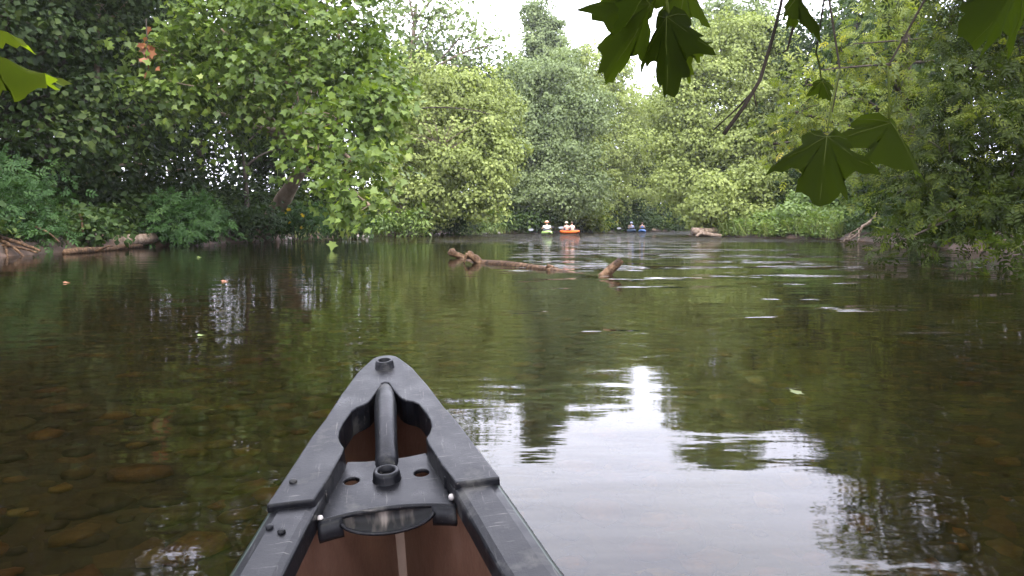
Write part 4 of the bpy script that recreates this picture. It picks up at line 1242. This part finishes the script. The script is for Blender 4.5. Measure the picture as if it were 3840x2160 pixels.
# hull shell
vs, fs = [], []
ring = [(-1, s) for s in SS] + [(1, s) for s in SS[::-1][1:]]
nr = len(ring)
for y in ST:
    for sd, s in ring: vs.append(tuple(hull_pt(y, s, sd)))
for i in range(len(ST) - 1):
    for j in range(nr - 1):
        fs.append((i * nr + j, i * nr + j + 1, (i + 1) * nr + j + 1, (i + 1) * nr + j))
mb = MB(); mb.add(vs, fs)
hull = cpart(mb.build('hull', m_hull))
hull.data.materials.append(plain('dark_hull_outside', (.018, .030, .022), .4))
so = hull.modifiers.new('shell', 'SOLIDIFY'); so.thickness = .006; so.offset = 0; so.material_offset = 1; so.material_offset_rim = 1
# paler line along the inside of the stem and keel
pts = [hull_pt(y, 1.0, 1, .006) + [0, 0, .006] for y in ST if -3.9 < y < .50]
mb = MB(); mb.tube(np.array([[0, q[1], q[2] + .012] for q in pts]), .026, 12); cpart(mb.build('keel_line', m_keel))

# gunwale rails (rounded caps), starting under the deck moulding
def rail(y0, y1, side, wid, hgt, zoff, n):
    ys_ = np.linspace(y0, y1, n)
    sec = [(.0075, -hgt), (.0075, -.004), (0.0, 0.0), (-.010, .003), (-wid + .010, .003), (-wid, -.002), (-wid, -hgt)]
    vs_, fs_ = [], []
    for y in ys_:
        for dx, dz in sec: vs_.append((side * (half_w(y) + dx), y, sheer(y) + zoff + dz))
    m_ = len(sec)
    for i in range(n - 1):
        for j in range(m_):
            k = (j + 1) % m_
            fs_.append((i * m_ + j, i * m_ + k, (i + 1) * m_ + k, (i + 1) * m_ + j))
    fs_ += [tuple(range(m_)), tuple((n - 1) * m_ + j for j in range(m_ - 1, -1, -1))]
    mb_ = MB(); mb_.add(vs_, fs_)
    return mb_
for sd in (-1, 1):
    g_ = cpart(rail(-4.3, .035, sd, .055, .030, 0, 40).build('gunwale', m_gun, smooth=False))
    bv = g_.modifiers.new('soft', 'BEVEL'); bv.width = .003; bv.segments = 2; bv.limit_method = 'ANGLE'
    for y, dx in ((-.062, .030), (-.048, .012), (-.30, .03), (-.45, .02)):
        if sd > 0 and y > -.1: continue
        mb = MB(); x = sd * (half_w(y) - dx)
        mb.tube([(x, y, sheer(y) + .000), (x, y, sheer(y) + .006), (x, y, sheer(y) + .0075)], [.005, .0048, .003], 8); cpart(mb.build('rivet', m_gun))

# deck moulding: an A shaped frame with the carrying slot open in the middle
def deck_z(x, y):   # slightly crowned
    return .010 - .55 * max(0.0, abs(x) - (half_w(y) - .016)) - .12 * (x * x) / .02 * .15
Rt = [(.1455, -.005), (.1455, .0)] + [(half_w(y) + .005, y) for y in (.05, .107, .15, .19, .25, .30, .35, .40, .45, .485)] + [(.0285, .510), (.0215, .526), (.011, .535), (0, .537)]
inn = [(0, .388), (.006, .384), (.013, .352), (.022, .318), (.027, .304), (.034, .294), (.045, .285), (.053, .272), (.0585, .250), (.064, .228), (.068, .200), (.068, .178), (.064, .158), (.058, .140), (.0600, .120), (.0745, .050), (.0885, -.005)]
outl = Rt + [(-x, y) for x, y in Rt[::-1][1:]]
inl = [(-x, y) for x, y in inn[::-1]] + inn[1:]
# outl: right break -> tip -> left break ; inl: left break -> slot top -> right break
poly = outl + inl
bm = bmesh.new()
bv_ = [bm.verts.new((x, y, 0)) for x, y in poly]
es = [bm.edges.new((bv_[i], bv_[(i + 1) % len(bv_)])) for i in range(len(bv_))]
bmesh.ops.triangle_fill(bm, use_beauty=True, use_dissolve=False, edges=es)
bmesh.ops.recalc_face_normals(bm, faces=bm.faces)
if sum(f_.normal.z for f_ in bm.faces) < 0: bmesh.ops.reverse_faces(bm, faces=bm.faces)
for v_ in bm.verts: v_.co.z = .0105
r_ = bmesh.ops.extrude_face_region(bm, geom=list(bm.faces))
low = [g for g in r_['geom'] if isinstance(g, bmesh.types.BMVert)]
# the extruded copy becomes the lower side of the moulding's rim
for v_ in low: v_.co.z = -.034
bmesh.ops.recalc_face_normals(bm, faces=bm.faces)
me = bpy.data.meshes.new('deck_cap'); bm.to_mesh(me); bm.free()
deck = cpart(link('deck_cap', me, m_gun))
bv = deck.modifiers.new('soft', 'BEVEL'); bv.width = .0055; bv.segments = 3; bv.limit_method = 'ANGLE'; bv.angle_limit = rad(50)
# recessed plate behind the slot, with two drain holes
ZP = -.020
pl = [(-.057, .150), (-.030, .144), (0, .142), (.030, .144), (.057, .150), (.0790, .040), ] + [(x, -.012 + .016 * (1 - (x / .0855) ** 2)) for x in np.linspace(.085, -.085, 13)] + [(-.0790, .040)]
bm = bmesh.new()
bv_ = [bm.verts.new((x, y, ZP)) for x, y in pl]
es = [bm.edges.new((bv_[i], bv_[(i + 1) % len(bv_)])) for i in range(len(bv_))]
for cx_ in (-.0485, .0475):
    h_ = [bm.verts.new((cx_ + .0105 * math.cos(a), .088 + .0105 * math.sin(a), ZP)) for a in np.linspace(0, 2 * np.pi, 16, endpoint=False)]
    es += [bm.edges.new((h_[i], h_[(i + 1) % 16])) for i in range(16)]
bmesh.ops.triangle_fill(bm, use_beauty=True, use_dissolve=False, edges=es)
bmesh.ops.recalc_face_normals(bm, faces=bm.faces)
me = bpy.data.meshes.new('deck_plate'); bm.to_mesh(me); bm.free()
plate = cpart(link('deck_plate', me, m_gun))
so = plate.modifiers.new('thick', 'SOLIDIFY'); so.thickness = .006; so.offset = 0
bv = plate.modifiers.new('soft', 'BEVEL'); bv.width = .0018; bv.segments = 2; bv.limit_method = 'ANGLE'
# rolled rear edge of the plate with the mouth of a scooped recess
def lip(x): return (x, -.012 + .016 * (1 - (x / .0855) ** 2), ZP + .002)
mb = MB(); mb.tube(np.array([lip(x) for x in np.linspace(-.0855, .0855, 21)]), .0034, 8); cpart(mb.build('plate_lip', m_gun))
for sd in (-1, 1):
    xs_ = np.linspace(.056, .0860, 6)
    vs, fs = [], []
    for dy, dz in ((0, .001), (-.006, -.004), (-.009, -.012), (-.009, -.018), (-.007, -.023)):
        for x in xs_:
            q = lip(x); vs.append((sd * q[0], q[1] + dy, q[2] + dz))
    for k in range(4):
        for j in range(5): fs.append((k * 6 + j, k * 6 + j + 1, (k + 1) * 6 + j + 1, (k + 1) * 6 + j))
    mb = MB(); mb.add(vs, fs); fl_ = cpart(mb.build('rear_flange', m_gun)); so = fl_.modifiers.new('thick', 'SOLIDIFY'); so.thickness = .004; so.offset = 0
low_ = np.array([(x, lip(x)[1] - .010 - .010 * (1 - (x / .058) ** 2), lip(x)[2] - .005 - .019 * (1 - (x / .058) ** 2) ** .6) for x in np.linspace(-.058, .058, 21)])
mb = MB(); mb.tube(low_, .0024, 6); cpart(mb.build('scoop_rim', m_gun))
m_smear = solid_mat('muddy_scoop', [(.52, G(.004, .004, .005)), (.60, G(.04, .034, .030)), (.74, G(.20, .17, .15))], 1.0, .6, .3, 0, (52, 14, 14), 3)
vs, fs = [], []
for t in (0, .3, .65, 1.0):
    for i, x in enumerate(np.linspace(-.057, .057, 21)):
        u_, l_ = np.array(lip(x)), low_[i]
        q = u_ * (1 - t) + l_ * t + np.array([0, .014, -.004]) * math.sin(math.pi * t) * (1 - (x / .058) ** 2)
        vs.append(tuple(q))
for k in range(3):
    for j in range(20): fs.append((k * 21 + j, k * 21 + j + 1, (k + 1) * 21 + j + 1, (k + 1) * 21 + j))
mb = MB(); mb.add(vs, fs); cpart(mb.build('scoop', m_smear))
# carrying handle: rounded bar through the slot
hp_ = np.array([(0, .383, .004), (0, .362, .007), (0, .335, .006), (0, .300, .002), (0, .250, -.001), (0, .200, -.005), (0, .165, -.012), (0, .138, -.021), (0, .120, -.028)])
mb = MB(); mb.tube(hp_, [.006, .011, .0155, .0185, .0175, .0165, .0165, .0175, .0185], 16); cpart(mb.build('carry_handle', m_gun))
# grommets
def grommet(y, z, r):
    mb_ = MB(); vs_, fs_ = [], []
    prof = [(r * .62, -.012), (r * .62, .0105), (r * .72, .0125), (r * .92, .0115), (r, .007), (r * 1.04, 0.0), (r * 1.12, -.003)]
    n_ = 24
    for pr, pz in prof:
        for j in range(n_):
            a_ = 2 * np.pi * j / n_; vs_.append((pr * math.cos(a_), y + pr * math.sin(a_), z + pz))
    for i in range(len(prof) - 1):
        for j in range(n_):
            k = (j + 1) % n_; fs_.append((i * n_ + j, (i + 1) * n_ + j, (i + 1) * n_ + k, i * n_ + k))
    mb_.add(vs_, fs_); g = cpart(mb_.build('grommet', m_gun))
    mb_ = MB(); mb_.tube([(0, y, z - .010), (0, y, z - .004), (0, y, z + .002)], [r * .6, r * .6, r * .6], 16); h = mb_.build('hole_disc', m_hole)  # solid disc; the dark of an open hole is put into its colour
    h.parent = g
grommet(.466, .0125, .0165)
grommet(.081, ZP + .005, .0185)
for x, y, z in ((-.0830, -.006, ZP + .002), (.0825, .004, ZP + .004)):
    mb = MB(); mb.tube([(x, y, z), (x, y - .002, z + .005), (x, y - .003, z + .007)], [.0042, .004, .002], 8); cpart(mb.build('bolt', m_bolt))
mb = MB(); x = -.119; y = .049
mb.tube([(x, y, .010), (x, y, .0135), (x, y, .015)], [.0055, .005, .003], 8); cpart(mb.build('rivet', m_gun))

# ------------------------------------------------------------------ overhanging sycamore: trunk on the near right bank, leaves hanging before us
m_big = leaf_mat('near_sycamore_leaf', [(0.0, G(.014, .022, .003)), (.5, G(.034, .050, .005)), (1.0, G(.125, .165, .010))], .66, .7, .04, 1.8)
def big_leaf(parent, off, base, tip, wid, normal, tint, fold=.25, curl=.2):
    """five lobed toothed leaf from petiole end 'base' to 'tip' (world), width in m"""
    base, tip = np.asarray(base, float), np.asarray(tip, float)
    ln = np.linalg.norm(tip - base)
    A = (tip - base) / ln
    S_ = np.cross(A, normal); S_ /= np.linalg.norm(S_)
    N = np.cross(S_, A)
    half = [(0, -.02), (.10, -.10), (.24, -.13), (.33, -.08), (.36, .0), (.33, .06), (.44, .10), (.58, .16), (.60, .22), (.74, .28), (.80, .36), (.66, .38), (.60, .44), (.46, .43), (.34, .47), (.27, .52), (.34, .58), (.33, .66), (.26, .70), (.24, .78), (.14, .84), (.10, .92), (0, 1.0)]
    jit = 1 + .05 * rng.standard_normal(len(half) * 2)
    pts_ = [(x * jit[i], y * jit[i]) for i, (x, y) in enumerate(half)] + [(-x * jit[-i], y * jit[-i]) for i, (x, y) in list(enumerate(half))[::-1][1:-1]]
    k = wid / 3.0
    cz = (0.0, .08)
    vs_, fs_ = [], []
    rings = (.0, .35, .7, 1.0)
    n_ = len(pts_)
    ph = rng.random() * 6
    for ri, rr_ in enumerate(rings[1:]):
        for (x, y) in pts_:
            x2, y2 = cz[0] + (x - cz[0]) * rr_, cz[1] + (y - cz[1]) * rr_
            z = fold * abs(x2) * .5 - curl * (y2 ** 2) * .5 + .035 * rr_ * math.sin(5 * x2 + ph) + .03 * rr_ * math.sin(9 * y2 + ph * 2) - curl * .4 * x2 * x2 + .028 * rr_ * math.sin(17 * x2 + 11 * y2 + ph * 3)
            ang = math.atan2(x, y)
            z += .020 * rr_ * math.cos(ang * 5.2)
            vs_.append(base + A * (y2 * ln) + S_ * (x2 * 2 * k) + N * (z * ln))
    vs_.append(base + A * (cz[1] * ln)); c_i = len(vs_) - 1
    for j in range(n_): fs_.append((c_i, j, (j + 1) % n_))
    for ri in range(2):
        for j in range(n_): fs_.append((ri * n_ + j, (ri + 1) * n_ + j, (ri + 1) * n_ + (j + 1) % n_, ri * n_ + (j + 1) % n_))
    mb_ = MB(); mb_.add(vs_, fs_)
    o = mb_.build('leaf', m_big, parent, off)
    at_ = o.data.attributes.new('tint', 'FLOAT', 'FACE')
    at_.data.foreach_set('value', np.clip(tint + .08 * rng.standard_normal(len(o.data.polygons)) * 0 + np.zeros(len(o.data.polygons)), 0, 1).astype(np.float32))
    # ribs
    mb_ = MB()
    for (x, y) in ((0, .95), (.74, .30), (-.74, .30), (.28, -.08), (-.28, -.08)):
        q_ = []
        for t in np.linspace(0, 1, 6):
            x2, y2 = x * t, cz[1] + (y - cz[1]) * t
            z = fold * abs(x2) * .5 - curl * (y2 ** 2) * .5 - curl * .4 * x2 * x2 + .035 * t * math.sin(5 * x2 + ph) + .03 * t * math.sin(9 * y2 + ph * 2) + .028 * t * math.sin(17 * x2 + 11 * y2 + ph * 3) + .02 * t
            q_.append(base + A * (y2 * ln) + S_ * (x2 * 2 * k) + N * (z * ln))
        mb_.tube(np.array(q_), np.linspace(.0007, .0003, 6), 4)
    r2 = mb_.build('rib', m_big2, None, (0, 0, 0)); r2.data.transform(Matrix.Translation(-Vector(off))); r2.parent = o
    return o
m_big2 = plain('leaf_rib', (.055, .070, .012), .7, .05)
tb = (12.9, 1.5)
tz = gz(13.4, 1.5)
sy = empty('sycamore_tree', (13.4, 1.5, tz - .1), 'sycamore whose leafy twigs hang from above in front of the canoe', 'tree')
OFF = np.array([13.4, 1.5, tz - .1])
mb = MB()
mb.tube(bez((13.4, 1.5, tz - .3), (12.6, 1.4, 4), (11.8, 1.4, 9), 10), np.linspace(.42, .22, 10), 10, wob=.04)
mb.tube(bez((12.6, 1.4, 3.9), (7, 1.2, 5.2), (3.4, 1.45, 3.2), 10), np.linspace(.20, .05, 10), 8, wob=.04)
mb.build('trunk', BARKP, sy, OFF)
mb = MB()
mb.tube(bez((3.4, 1.45, 3.2), (1.4, 1.5, 2.3), (.2, 1.5, 1.60), 10), np.linspace(.05, .010, 10), 6, wob=.04)
mb.tube(bez((2.6, 1.47, 2.8), (.0, 1.6, 3.4), (-1.5, 1.9, 1.75), 12), np.linspace(.035, .008, 12), 6, wob=.04)
mb.build('limb', BARK, sy, OFF)
# upper leaves of that tree (they show in the mirror of the near water and shade the right side)
C, D = clumps([(np.array([11.5, 3, 10]), (3.5, 3.5, 2.2)), (np.array([9, 5.5, 7.5]), (2.6, 2.4, 1.6)), (np.array([12, 7, 8]), (3, 3, 2.5)), (np.array([8.5, -1, 8]), (3, 3, 2)),
                (np.array([5, -1.0, 6.2]), (3, 3, 1.3)), (np.array([1.5, -2.0, 5.6]), (3.2, 2.6, 1.2)), (np.array([-2.5, -2.0, 5.8]), (3, 2.6, 1.2)), (np.array([2, -6, 6.5]), (4, 3.5, 1.8)), (np.array([-4, -6.5, 6.8]), (4, 3.5, 1.8)), (np.array([7, -6, 7]), (3.5, 3.5, 2)),
                (np.array([3.0, 1.2, 4.6]), (2.2, 1.3, .8)), (np.array([-.8, .9, 4.4]), (2.2, 1.2, .8))], .75, .9, .7)
P, A, N, S, ti = spray(C, D, 16, .9, .24, .4)
leaves('crown', P, A, N, S, T_MAPLE, ti, LM['sycamore'], sy, OFF)
def twig(pts, r0, r1):
    mb_ = MB(); mb_.tube(np.array(pts), np.linspace(r0, r1, len(pts)), 6, wob=.03); mb_.build('twig', BARK, sy, OFF)
def petiole(a, b):
    a, b = np.asarray(a), np.asarray(b)
    mb_ = MB(); mb_.tube(bez(a, (a + b) / 2 + np.array([0, 0, .02]), b, 6), np.linspace(.0022, .0016, 6), 5); mb_.build('petiole', m_big2, sy, OFF)
LB = [  # base px, tip px, depth base, depth tip, width m, normal, tint (partly light: pale on sunlit leaves, dark on backlit ones)
 ((2450, -10), (2300, 312), 1.50, 1.44, .165, (.25, -.85, -.35), .25),
 ((2500, 40), (2490, 335), 1.46, 1.40, .135, (-.35, -.8, -.35), .15),
 ((2520, 165), (2672, 150), 1.48, 1.52, .125, (.0, -.9, .35), .55),
 ((2570, -70), (2545, 120), 1.54, 1.50, .16, (.1, -.9, -.3), .35),
 ((2380, 70), (2258, 178), 1.56, 1.60, .10, (.3, -.8, .5), .9),
 ((2440, -60), (2350, 130), 1.42, 1.40, .13, (.5, -.5, -.6), .0),
 ((2330, -60), (2288, 66), 1.58, 1.60, .11, (.2, -.9, .3), .8),
 ((3103, 492), (3075, 752), 1.40, 1.30, .180, (-.25, -.75, .55), .35),
 ((3335, 446), (3440, 640), 1.46, 1.36, .240, (.35, -.75, .50), .45),
 ((2985, -30), (3108, 128), 1.45, 1.42, .060, (.75, -.35, .2), .2),
 ((3080, 300), (3118, 372), 1.90, 1.88, .075, (0, -.8, .5), .2),
 ((3850, -110), (3690, 150), 1.30, 1.25, .19, (.2, -.8, .1), .15),
 ((-70, 190), (182, 268), 1.75, 1.62, .20, (.2, -.7, .7), .8),
 ((-70, 90), (64, 112), 1.80, 1.74, .16, (.2, -.45, .9), 1.0),
 ((-90, 290), (50, 318), 1.80, 1.78, .14, (.2, -.45, .9), .9),
]
for (b0, t0, db, dt, wd, nn, ti_) in LB:
    b_, t_ = W(*b0, db), W(*t0, dt)
    big_leaf(sy, OFF, b_, t_, wd, np.array(nn, float), ti_, fold=-rng.uniform(.7, 1.25), curl=rng.uniform(.1, .35))
    # petiole up to its twig
    if b0[0] > 2900 and b0[0] < 3400 and b0[1] > 400: tgt = W(3150, 260, 1.5) if b0[0] < 3200 else W(3330, 250, 1.5)
    elif b0[0] == 3080: tgt = W(3060, 200, 1.8)
    elif b0[0] < 100: tgt = np.array([-1.5, 1.9, 1.75])
    elif b0[0] > 3500: tgt = W(3800, -300, 1.4)
    elif b0[0] > 2900: tgt = W(2990, -120, 1.5)
    else: tgt = W(2470, -230, 1.5)
    petiole(tgt, b_)
twig([(.2, 1.5, 1.60), W(2450, -120, 1.5), W(2470, -230, 1.5)], .008, .004)
twig([W(2990, -340, 1.55), W(2960, -150, 1.52), W(2925, 32, 1.5), W(2895, 150, 1.49), W(2850, 300, 1.48), W(2790, 400, 1.47), W(2715, 502, 1.46)], .0026, .0042)
twig([W(2832, 335, 1.475), W(2760, 410, 1.50), W(2675, 488, 1.52)], .0022, .001)
twig([W(2826, 345, 1.475), W(2836, 400, 1.47)], .0018, .0012)
twig([W(2990, -340, 1.55), W(2990, -120, 1.5), W(3003, 0, 1.5), W(2985, 45, 1.5), W(2970, 120, 1.52), W(2952, 188, 1.52), W(2935, 198, 1.52)], .003, .0018)
twig([W(2990, -340, 1.55), W(3100, -60, 1.6), W(3150, 260, 1.5), W(3120, 420, 1.46)], .003, .0013)
twig([W(3100, -60, 1.6), W(3060, 200, 1.8)], .002, .0014)
twig([W(3800, -300, 1.4), W(3500, -60, 1.5), W(3330, 250, 1.5), W(3335, 446, 1.46)], .003, .0013)
twig([(.95, 1.5, 2.05), W(2990, -340, 1.55)], .008, .003)
twig([(1.6, 1.5, 2.42), W(3800, -300, 1.4)], .008, .003)

# ------------------------------------------------------------------ damp air over the river
m_haze, nt, out = new_mat('damp_air')
pv = nt.nodes.new('ShaderNodeVolumePrincipled')
pv.inputs['Color'].default_value = (.93, .96, 1.0, 1)
pv.inputs['Density'].default_value = .00024
pv.inputs['Anisotropy'].default_value = .3
nt.links.new(pv.outputs[0], out.inputs['Volume'])
mb = MB(); mb.box((0, 550, 16), (1640, 1980, 38))
hz = mb.build('haze', m_haze, smooth=False)
tag(hz, 'thin pale damp air over the river', 'haze', kind='stuff')
